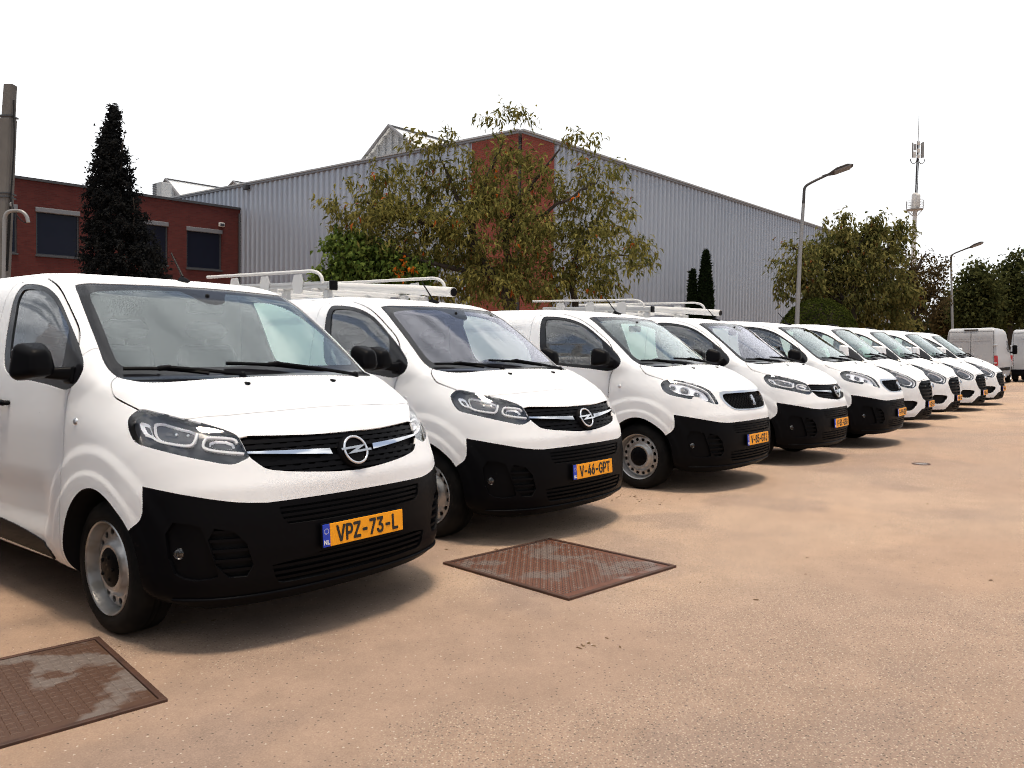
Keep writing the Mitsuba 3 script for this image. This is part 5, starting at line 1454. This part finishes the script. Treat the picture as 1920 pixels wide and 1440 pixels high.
Y = 16.6
r = np.random.default_rng(12)
bl = [B2(655, 478, 48, 48, Y, 1.2), B2(700, 500, 60, 45, Y, 1.2), B2(608, 508, 22, 26, Y, .7), B2(760, 515, 60, 30, Y, 1), B2(640, 525, 50, 30, Y, 1)]
tg = in_blobs(r, bl, 330)
base = g(690, 640); base[2] = -.1
tree(numbered('broadleaf_tree'), [([base, g(685, 540), g(665, 480), g(650, 440)], .10, .02), ([g(685, 560), g(720, 500), g(760, 480)], .06, .015), ([g(685, 570), g(640, 520), g(612, 495)], .05, .012)], tg, r, per=20, L=.13, W=.075, droop=.45, spread=.34, palette=((.055, .095, .020), (.19, .25, .06)), label='small fresh green tree low beside the big olive tree, left of it')

Y = 24.0
r = np.random.default_rng(13)
prof = [(195, 2, 0), (215, 7, 213), (240, 15, 211), (270, 25, 208), (300, 31, 206), (340, 40, 208), (375, 50, 212), (400, 52, 215), (430, 58, 220), (470, 74, 228), (505, 82, 232), (560, 88, 235), (620, 70, 235)]
ys = np.array([p[0] for p in prof]); hw = np.array([p[1] for p in prof]); xc = np.array([213] + [p[2] for p in prof[1:]])
tg = []
while len(tg) < 1700:
    py = r.uniform(196, 625)
    w = np.interp(py, ys, hw)
    if r.uniform() > (w + 12) / 100: continue
    a = r.uniform(0, 2 * np.pi); q = math.sqrt(r.uniform(.1, 1)) * (1 + .10 * r.normal())
    tg.append(at(np.interp(py, ys, xc) + w * q * math.cos(a), py, Y + w * q * math.sin(a) / 62, LEAN))
tg = np.array(tg)
base = g(232, 640); base[2] = -.1
lim = [([base, g(232, 560), g(226, 450), g(214, 340), g(212, 260), g(213, 198)], .13, .01)] + [([g(228, y0), g(x1, y0 - 60, dy), g(x2, y0 - 150, dy * 1.2)], .05, .01) for y0, x1, x2, dy in ((600, 270, 272, .3), (600, 190, 182, -.2), (560, 200, 186, .4), (520, 255, 250, -.4), (480, 200, 182, .1), (450, 245, 243, .2), (400, 225, 232, -.1))]
tree(numbered('columnar_tree'), lim, tg, r, per=22, L=.125, W=.066, droop=.1, spread=.22, palette=((.010, .011, .013), (.027, .028, .027)), up=.55, label='tall dark pointed tree with blackish leaves in front of the brick office')

Y = 30.0
r = np.random.default_rng(14)
bl = [B2(1545, 500, 70, 55, Y, 1.0), B2(1600, 470, 80, 50, Y, 1.1, .4), B2(1660, 470, 55, 55, Y, .9), B2(1500, 530, 50, 40, Y, .8, -.4), B2(1610, 550, 110, 50, Y, 1.5, .5), B2(1465, 500, 24, 14, Y, .5), B2(1482, 458, 16, 14, Y, .45), B2(1547, 418, 12, 10, Y, .3), B2(1580, 412, 14, 12, Y, .35), B2(1643, 405, 16, 12, Y, .4), B2(1697, 422, 16, 12, Y, .4), B2(1590, 440, 60, 16, Y, .6), B2(1665, 430, 40, 15, Y, .5), B2(1650, 598, 70, 28, Y, 1.2, .8)]
tg = in_blobs(r, bl, 900)
base = g(1600, 640); base[2] = -.1
tree(numbered('broadleaf_tree'), [([base, g(1600, 580), g(1595, 520), g(1610, 460), g(1640, 412)], .2, .02), ([g(1600, 590), g(1560, 530), g(1520, 490), g(1485, 462)], .11, .02), ([g(1598, 550), g(1640, 500), g(1690, 435)], .1, .02), ([g(1600, 580), g(1535, 540), g(1470, 505)], .08, .015), ([g(1595, 520), g(1580, 460), g(1580, 418)], .06, .015)], tg, r, per=18, L=.22, W=.085, droop=.8, spread=.5, palette=((.070, .082, .026), (.25, .22, .075)), accent=((.20, .08, .03), .02), label='olive tree with large hanging leaves behind the nearer street lamp')
Y = 38.0
r = np.random.default_rng(15)
bl = [B2(1730, 520, 42, 42, Y, 1), B2(1700, 555, 50, 40, Y, 1), B2(1745, 565, 35, 35, Y, .8), B2(1690, 500, 30, 30, Y, .6), B2(1762, 505, 14, 30, Y, .35)]
tg = in_blobs(r, bl, 420)
base = g(1705, 645); base[2] = -.1
tree(numbered('broadleaf_tree'), [([base, g(1706, 600), g(1702, 560), g(1715, 510), g(1735, 475)], .28, .03), ([g(1706, 605), g(1735, 570), g(1760, 520)], .13, .02), ([g(1704, 590), g(1680, 550), g(1672, 510)], .12, .02)], tg, r, per=13, L=.20, W=.08, droop=.3, spread=.6, palette=((.050, .038, .020), (.13, .095, .042)), label='brownish thin tree with a dark forked trunk right of the mast')
spec = [(1830, 560, 42, 62, 62, 'dense dark round tree just right of the farther street lamp', (1830, 640)), (1900, 545, 42, 66, 66, 'tall dark tree at the right edge of the picture behind the grey van', (1895, 640)), (1862, 575, 40, 50, 74, 'lower dark tree between the two tall trees behind the grey van', (1862, 640)), (1790, 590, 34, 34, 70, 'low brownish tree behind the foot of the farther street lamp', (1788, 640))]
for i, (px, py, rx, ry, Y, lb, bs) in enumerate(spec):
    r = np.random.default_rng(40 + i)
    bl = [B2(px, py, rx, ry, Y, 1), B2(px - rx * .5, py + ry * .4, rx * .6, ry * .6, Y, .6), B2(px + rx * .5, py + ry * .35, rx * .6, ry * .6, Y, .6), B2(px + rx * .1, py - ry * .6, rx * .5, ry * .45, Y, .35)]
    tg = in_blobs(r, bl, 420, .3)
    base = g(*bs); base[2] = -.1
    tree(numbered('broadleaf_tree'), [([base, g(bs[0], py + ry * .8), g(px, py), g(px + rx * .1, py - ry * .8)], .3, .04), ([g(bs[0], py + ry * .7), g(px + rx * .6, py)], .15, .03), ([g(bs[0], py + ry * .7), g(px - rx * .6, py + ry * .2)], .15, .03)], tg, r, per=16, L=.34, W=.22, droop=.2, spread=1.1, palette=((.030, .038, .015), (.095, .10, .035)) if i < 3 else ((.05, .038, .016), (.10, .07, .03)), label=lb)
# far hedge line of foliage closing the yard
Y = 85.0
r = np.random.default_rng(50)
tg = []
for _ in range(520):
    px = r.uniform(1640, 2050)
    tg.append(at(px, r.uniform(600, 668) + 6 * math.sin(px * .06), Y + r.uniform(-3, 3)))
tg = np.array(tg)
P = np.repeat(tg, 16, 0) + r.normal(0, .55, (len(tg) * 16, 3))
ax = r.normal(0, 1, P.shape)
t = r.uniform(0, 1, (len(P), 1))
v, f, vc = leaf_mesh(P, ax, r.normal(0, 1, P.shape), np.full(len(P), .55), np.full(len(P), .34), np.array([.018, .022, .010]) * (1 - t) + np.array([.055, .05, .02]) * t)
put('treeline', trimesh.Trimesh(v, f, process=False), 'm_leaf', color=vc)
tag('treeline', 'dark mass of far foliage along the end of the yard', 'foliage', kind='stuff')

# trees and hedges on the far side of the yard, behind the viewer: they show as dark shapes in the lamps and glass
r = np.random.default_rng(51)
tg = []
for cx in np.arange(-46, 75, 5.5):
    hgt, wdt = r.uniform(4.5, 9.0), r.uniform(2.4, 4.2)
    cy = -27 + r.uniform(-2, 2)
    d = r.normal(0, 1, (420, 3)); d /= np.linalg.norm(d, axis=1, keepdims=True)
    tg.append(np.array([cx + r.uniform(-1.5, 1.5), cy, hgt * .52]) + d * r.uniform(.5, 1.05, (420, 1)) * np.array([wdt, 2.2, hgt * .52]))
P = np.vstack(tg)
t = r.uniform(0, 1, (len(P), 1))
v, f, vc = leaf_mesh(P, r.normal(0, 1, P.shape), r.normal(0, 1, P.shape), np.full(len(P), .95), np.full(len(P), .6), np.array([.016, .02, .010]) * (1 - t) + np.array([.05, .055, .02]) * t)
put('treeline_001', trimesh.Trimesh(v, f, process=False), 'm_leaf', color=vc)
tag('treeline_001', 'dark belt of trees across the yard, seen only mirrored in lamps and glass', 'foliage', kind='stuff')

def shell_foliage(key, fn, n, L, W, r, palette, label, category, core, part='foliage', up=0.0, k=LEAN):
    P, N = fn(r, n)
    ax = np.cross(N, r.normal(0, 1, N.shape)); ax /= np.linalg.norm(ax, axis=1, keepdims=True)
    ax = ax + N * .55; ax[:, 2] += up
    t = np.clip(r.uniform(0, 1, (n, 1)) * .7 + .6 * (meshkit.fbm(P * 2.5)[:, None] - .35), 0, 1)
    v, f, vc = leaf_mesh(P, ax, N + .5 * r.normal(0, 1, N.shape), L * r.uniform(.6, 1.3, n), W * r.uniform(.6, 1.3, n), np.array(palette[0]) * (1 - t) + np.array(palette[1]) * t)
    put(key + '__' + part, leaned(trimesh.Trimesh(v, f, process=False), k), 'm_leaf', color=vc)
    put(key + '__stem', leaned(core, k), 'm_bark', True)
    labels[key + '__' + part] = {'kind': 'stuff'}
    tag(key, label, category)
Y = 29.0
c = at(1532, 640, Y, LEAN)
def dome(r, n):
    d = r.normal(0, 1, (n, 3)); d[:, 2] = np.abs(d[:, 2]); d /= np.linalg.norm(d, axis=1, keepdims=True)
    bump = 1 + .05 * (meshkit.fbm(d * 5 + 2) - .5) + .02 * r.normal(size=n)
    return c + d * np.array([1.36, 1.36, 1.50]) * bump[:, None], d
core = trimesh.creation.icosphere(3); core.apply_scale([1.26, 1.26, 1.38]); core.apply_translation(c)
core = cat([core, tube([[c[0], c[1], -.1], c], .12, 8)])
shell_foliage(numbered('clipped_bush'), dome, 12000, .085, .05, np.random.default_rng(21), ((.016, .026, .006), (.085, .10, .022)), 'dome shaped clipped dark green bush at the foot of the nearer street lamp', 'bush', core)
for i, (px, ytop, hwpx, Y, lb) in enumerate(((1324, 473, 19, 33.0, 'taller of the two slim dark conifers against the metal wall'), (1299, 509, 12, 33.0, 'shorter slim dark conifer left of the taller one against the metal wall'))):
    top = at(px, ytop, Y, LEAN); cb = top.copy(); cb[2] = 0
    H, R = top[2], hwpx / FPX * Y
    def cone(r, n, cb=cb, H=H, R=R):
        h = r.uniform(0.0, 1, n) ** .8
        a = r.uniform(0, 2 * np.pi, n)
        w = R * np.clip(1.05 - h ** 2.2, .02, 1) * (1 + .16 * (meshkit.fbm(np.stack([np.cos(a) * 2, np.sin(a) * 2, h * 9], 1)) - .5)) + .02 * r.normal(size=n)
        return cb + np.stack([w * np.cos(a), w * np.sin(a), h * H], 1), np.stack([np.cos(a), np.sin(a), np.full(n, .25)], 1)
    core = tube([cb + [0, 0, -.1], cb + [0, 0, H * .4], cb + [0, 0, H * .8], cb + [0, 0, H * .98]], [R * .85, R * .75, R * .4, .02], 14)
    shell_foliage(numbered('conifer'), cone, 7000, .16, .06, np.random.default_rng(30 + i), ((.007, .012, .006), (.022, .034, .014)), lb, 'conifer', core, up=1.0)

# ------------------------------------------------------------------ street lamps
principled('m_galv', tex(lambda p, n, uv: mix((0.20, 0.20, 0.20), (0.32, 0.315, 0.31), fbm(p.x * 6, p.y * 6, p.z * 2))), 0.45, metallic=0.3)
principled('m_lamp_brown', (0.046, 0.043, 0.042), 0.5, metallic=0.2)
principled('m_lamp_glass', (0.17, 0.165, 0.165), 0.3)
def lamp(Y, pole, arm, head, lb, r0, r1):
    k = numbered('street_lamp')
    q = [at(*p, Y) for p in pole]
    b = q[0] + (q[0] - q[1]) * (q[0][2] / (q[1][2] - q[0][2])); 
    q = [b] + q
    n = len(q)
    put(k + '__pole', tube(q, np.linspace(r0, r1, n), 14), 'm_galv', 50)
    a = chaikin_open([at(*p, Y) for p in arm], 2)
    put(k + '__arm', tube(a, np.linspace(r1 * .95, r1 * .75, len(a)), 12), 'm_lamp_brown', 50)
    h0, h1 = at(*head[0], Y), at(*head[1], Y)
    x = unit(h1 - h0); L = np.linalg.norm(h1 - h0)
    y = unit(np.cross([0, 0, 1.0], x)); z = np.cross(x, y)
    F = frame(h0, x, y, z)
    put(k + '__neck', xform(rbox([-.18, -.045, -.045], [.10 * L + .1, .045, .045], .02), F), 'm_lamp_brown', 40)
    F2 = F @ trimesh.transformations.rotation_matrix(math.radians(-32), [1, 0, 0])
    body = hull([(.10 * L, -.05, 0), (.10 * L, .05, 0), (.35 * L, -.14, .02), (.35 * L, .14, .02), (.75 * L, -.14, .02), (.75 * L, .14, .02), (.97 * L, -.05, .0), (.97 * L, .05, .0)], .028, 10)
    put(k + '__lantern', xform(body, F2), 'm_lamp_brown', 40)
    put(k + '__lantern_glass', xform(hull([(.28 * L, -.09, -.018), (.28 * L, .09, -.018), (.88 * L, -.10, -.018), (.88 * L, .10, -.018)], .024, 8), F2), 'm_lamp_glass', 40)
    put(k + '__base', xform(lathe([(r0 * 1.5, .0), (r0 * 1.5, .6), (r0, .68)], 16), frame([b[0], b[1], 0], [1, 0, 0], [0, 1, 0], [0, 0, 1])), 'm_galv', 40)
    tag(k, lb, 'street lamp', 'street lamps along the yard')
lamp(27.0, [(1494.5, 600), (1499.8, 480), (1506.5, 382)], [(1506.5, 383), (1507.7, 358), (1509, 350), (1519.6, 342.8), (1551, 328)], [(1551, 328), (1599.5, 310)], 'nearer street lamp with a curved arm rising behind the white vans before the hall', .085, .055)
lamp(45.6, [(1785.5, 601.5), (1783.3, 491)], [(1783.3, 492), (1783.2, 481), (1786, 477), (1793, 473.5), (1815, 465)], [(1815, 465), (1844, 454.5)], 'farther street lamp with a curved arm above the grey van', .08, .055)

# ------------------------------------------------------------------ telecom mast
Y = 140.0
mk = numbered('telecom_mast')
s = Y / FPX
q = [at(*p, Y) for p in ((1711.5, 560), (1713.3, 459), (1715.6, 392), (1717, 378))]
b = q[0].copy(); b[0] -= .5; b[2] = 0
put(mk + '__pole', tube([b] + q, [.48, .44, .38, .34, .34], 18), 'm_white_powder', 50)
c0 = at(1715.4, 392, Y)
pl = cat([lathe([(.3, 0), (1.42, 0), (1.42, -.18), (.3, -.18)], 8)] + [hull([c_, d_], .05, 6) for c_, d_ in [((1.3 * math.cos(a), 1.3 * math.sin(a), -.2), (.4 * math.cos(a), .4 * math.sin(a), -1.15)) for a in np.arange(8) * math.pi / 4]])
put(mk + '__platform', xform(pl, frame(c0, [1, 0, 0], [0, 1, 0], [0, 0, 1])), 'm_galv')
rl = [trimesh.creation.torus(1.42, .035, 8, 6) for _ in range(3)]
for i, m in enumerate(rl): m.apply_translation([0, 0, .5 + .45 * i])
rl += [tube([(1.42 * math.cos(a), 1.42 * math.sin(a), 0), (1.42 * math.cos(a), 1.42 * math.sin(a), 1.42)], .035, 6) for a in np.arange(8) * math.pi / 4]
put(mk + '__railing', xform(cat(rl), frame(c0, [1, 0, 0], [0, 1, 0], [0, 0, 1])), 'm_galv')
put(mk + '__canister', tube([at(1715.6, 391, Y), at(1716.6, 365, Y), at(1717, 362.5, Y)], [.62, .62, .45], 16), 'm_white_powder', 50)
put(mk + '__cabinet', hull([at(1721, 386, Y - .6), at(1721.6, 367, Y - .6)], .36, 10), 'm_white_powder', 40)
top = [at(1717.5, 363, Y), at(1718.5, 330, Y), at(1720.4, 297, Y), at(1721.5, 265, Y)]
put(mk + '__upper_mast', cat([tube(top, .10, 8)] + [tube([p + [dx, -.1, 0] for p in top], .07, 6) for dx in (-.16, .17)]), 'm_flashing_dark', 50)
put(mk + '__lightning_rod', tube([at(1721.4, 266, Y), at(1723.2, 217, Y)], [.07, .05], 6), 'm_galv')
for i, (px, py0, py1, dy, w) in enumerate(((1711.5, 267, 296, 0, .14), (1716, 270, 282, -.5, .22), (1715, 284, 296, -.5, .24), (1723, 265.5, 272, -.5, .24), (1722.5, 279, 286, -.5, .24), (1722.3, 290, 296, -.5, .24), (1731, 266, 296, 0, .18), (1728, 268, 297, .5, .12))):
    a, c_ = at(px, py0, Y + dy), at(px - (py1 - py0) * .02, py1, Y + dy)
    put(numbered(mk + '__antenna_panel'), hull([a + [-w + .06, 0, -.06], a + [w - .06, 0, -.06], c_ + [-w + .06, 0, .06], c_ + [w - .06, 0, .06]], .06, 6), 'm_galv' if i in (0, 6, 7, 1) else 'm_white_powder', 30)
for px in (1713, 1728):
    a = np.linspace(0, math.pi, 9)
    put(numbered(mk + '__cable_loop'), tube([at(px - 6 * math.cos(t), 298 + 9 * math.sin(t), Y - .3) for t in a], .07, 6), 'm_flashing_dark')
arms = [tube([at(1711.5, y, Y), at(1731, y - .5, Y)], .05, 6) for y in (272, 291)]
put(mk + '__cross_arm', cat(arms), 'm_galv')
tag(mk, 'tall white telecom mast with antenna panels and a railed platform', 'mast')

# ------------------------------------------------------------------ concrete pole at the left edge
principled('m_concrete', tex(lambda p, n, uv: mix((0.085, 0.080, 0.074), (0.165, 0.155, 0.145), fbm(p.x * 5, p.y * 5, p.z * 2.2, octaves=4))), 0.85)
Y = 14.0
pk = numbered('utility_pole')
A = [at(*p, Y) for p in ((2.5, 510), (9, 365), (15.2, 226))]
b = A[0] + (A[0] - A[2]) * (A[0][2] / (A[2][2] - A[0][2]))
def sq(pts, ws):
    o = []
    for p, w in zip(pts, ws): o.append(np.array([p + np.array([sx * w, sy * w, 0]) for sx, sy in ((-1, -.75), (-.75, -1), (.75, -1), (1, -.75), (1, .75), (.75, 1), (-.75, 1), (-1, .75))]))
    v = np.vstack(o); n = len(pts)
    f = [[i * 8 + j, i * 8 + (j + 1) % 8, (i + 1) * 8 + (j + 1) % 8, (i + 1) * 8 + j] for i in range(n - 1) for j in range(8)]
    f = np.array(f); f = np.vstack([f[:, [0, 1, 2]], f[:, [0, 2, 3]]])
    cap = [[(n - 1) * 8, (n - 1) * 8 + j, (n - 1) * 8 + j + 1] for j in range(1, 7)]
    return trimesh.Trimesh(v, np.vstack([f, cap]), process=False)
put(pk + '__pole', sq([b] + A + [at(16, 219, Y), at(19.5, 160, Y)], [.13, .115, .110, .106, .085, .080]), 'm_concrete')
def strap(px, py, w):
    p = at(px, py, Y)
    return box(p - [w, w, .012], p + [w, w, .012])
put(pk + '__strap', cat([strap(15.8, 219.5, .112), strap(9.2, 364, .125), strap(8.8, 371, .125)]), 'm_flashing_dark')
pipe = chaikin_open([at(*p, Y - .2) for p in ((5, 660), (7, 508), (7.8, 418), (9, 405), (15, 396.5), (28, 394.5), (41, 396), (50, 404), (53, 417))], 2)
put(pk + '__conduit', tube(pipe, .030, 12), 'm_galv', 60)
put(pk + '__cable', cat([tube(chaikin_open([at(*p, Y - .05) for p in ((12, 508), (18, 400), (24, 320), (27.5, 250), (26, 225), (26, 188))], 2), .013, 6), tube(chaikin_open([at(*p, Y - .15) for p in ((20.5, 366), (24, 390), (34, 408), (45, 417.5), (51, 417))], 2), .010, 6), tube(chaikin_open([at(*p, Y - .05) for p in ((14.5, 508), (20.5, 395), (22, 340), (25, 300))], 2), .008, 6)]), 'm_rubber', 50)
put(pk + '__fixing', hull([at(20.5, 381, Y - .12), at(20.5, 385, Y - .12)], .02, 6), 'm_galv')
tag(pk, 'concrete utility pole with a bent galvanised conduit at the left edge of the picture', 'pole')

# ------------------------------------------------------------------ the row of vans
def pose(x, y, a, z=0.0):
    c, s = math.cos(math.radians(a)), math.sin(math.radians(a))
    return np.array([[c, -s, 0, x], [s, c, 0, y], [0, 0, 1, z], [0, 0, 0, 1.0]])
KA, KB, KH, RK = build_mid('a'), build_mid('b'), build_hex(''), rack_kit()
row = [(KA, -.780, 4.050, 140.75, 'VPZ-73-L', 0, 'nearest white panel van, its black bumper carrying the plate VPZ-73-L'),
       (KA, .596, 6.121, 139.67, 'V-46-GPT', 1, 'white panel van with a roof rack and the plate V-46-GPT, second in the row'),
       (KB, 2.535, 8.292, 139.83, 'V-85-GTJ', 0, 'white panel van with a chrome framed grille and the plate V-85-GTJ'),
       (KA, 4.187, 10.185, 139.79, 'V-51-GSG', 1, 'white panel van with a roof rack and the plate V-51-GSG, fourth in the row'),
       (KB, 5.830, 11.956, 141.6, 'V-99-GZD', 0, 'fifth white van of the row, with a chrome framed grille, just before the hexagonal grilles'),
       (KH, 7.861, 14.95, 141.2, 'V-015-JX', 0, 'nearest of the four white vans with hexagonal black grilles and swept back headlamps'),
       (KH, 9.494, 16.92, 140.4, 'V-052-JX', 0, 'second from the near end of the four white vans with hexagonal black grilles'),
       (KH, 11.352, 19.12, 139.0, 'V-051-JX', 0, 'third from the near end of the four white vans with hexagonal black grilles'),
       (KH, 13.121, 21.245, 140.6, 'V-014-JX', 0, 'last white van of the row, beside the grey van seen from behind')]
for K, x, y, a, txt, rk, lb in row:
    k = numbered('panel_van')
    M = pose(x, y, a, 0 if K is not KH else -.02)
    K.place(k, M, remat={'m_glass': 'm_glass_grey'} if rk else {})
    P = Kit()
    numberplate(P, txt, -.030 if K is not KH else -.018, .502 if K is not KH else .458)
    P.place(k, M)
    if rk: RK.place(k, M)
    tag(k, lb, 'van', 'white vans parked in a diagonal row')
M = pose(-.780, 4.050, 140.75)
for i, (cx, cy, rot) in enumerate(((1.02, -.50, 12), (1.10, -.36, -8))):
    k = numbered('paper_sheet')
    sh = box([-.105, -.148, 0], [.105, .148, .002])
    put(k + '__page', xform(sh, frame([cx, cy, 1.284 - .04 * i], unit([math.cos(math.radians(rot)), math.sin(math.radians(rot)), -.2]), [-math.sin(math.radians(rot)), math.cos(math.radians(rot)), 0], [0, 0, 1])), 'm_white_print', M=M)
    ln = [box([-.08 + .016 * j, -.12, .0021], [-.072 + .016 * j, .12 - .05 * (j % 3 == 2), .0026]) for j in range(10)]
    put(k + '__print_lines', xform(cat(ln), frame([cx, cy, 1.284 - .04 * i], unit([math.cos(math.radians(rot)), math.sin(math.radians(rot)), -.2]), [-math.sin(math.radians(rot)), math.cos(math.radians(rot)), 0], [0, 0, 1])), 'm_lamp_grey', M=M)
    tag(k, ('white printed sheet lying farther back on the dashboard of the nearest van' if i else 'white printed sheet on the dashboard of the nearest van, close under its windscreen'), 'paper')
principled('m_van_grey', (0.42, 0.43, 0.45), 0.3, clearcoat=0.8, clearcoat_gloss=0.95)
KT = build_tall()
for (x, y, a, lb) in ((-2.55, 1.75, 141.0, 'tall grey panel van parked left of the nearest white van, outside the picture'), (23.6, 39.34, 231.4, 'tall pale grey panel van seen from behind, left one of two beyond the row'), (28.1, 41.9, 231.4, 'tall white panel van cut by the right edge of the picture')):
    k = numbered('panel_van')
    KT.place(k, pose(x, y, a))
    tag(k, lb, 'van')
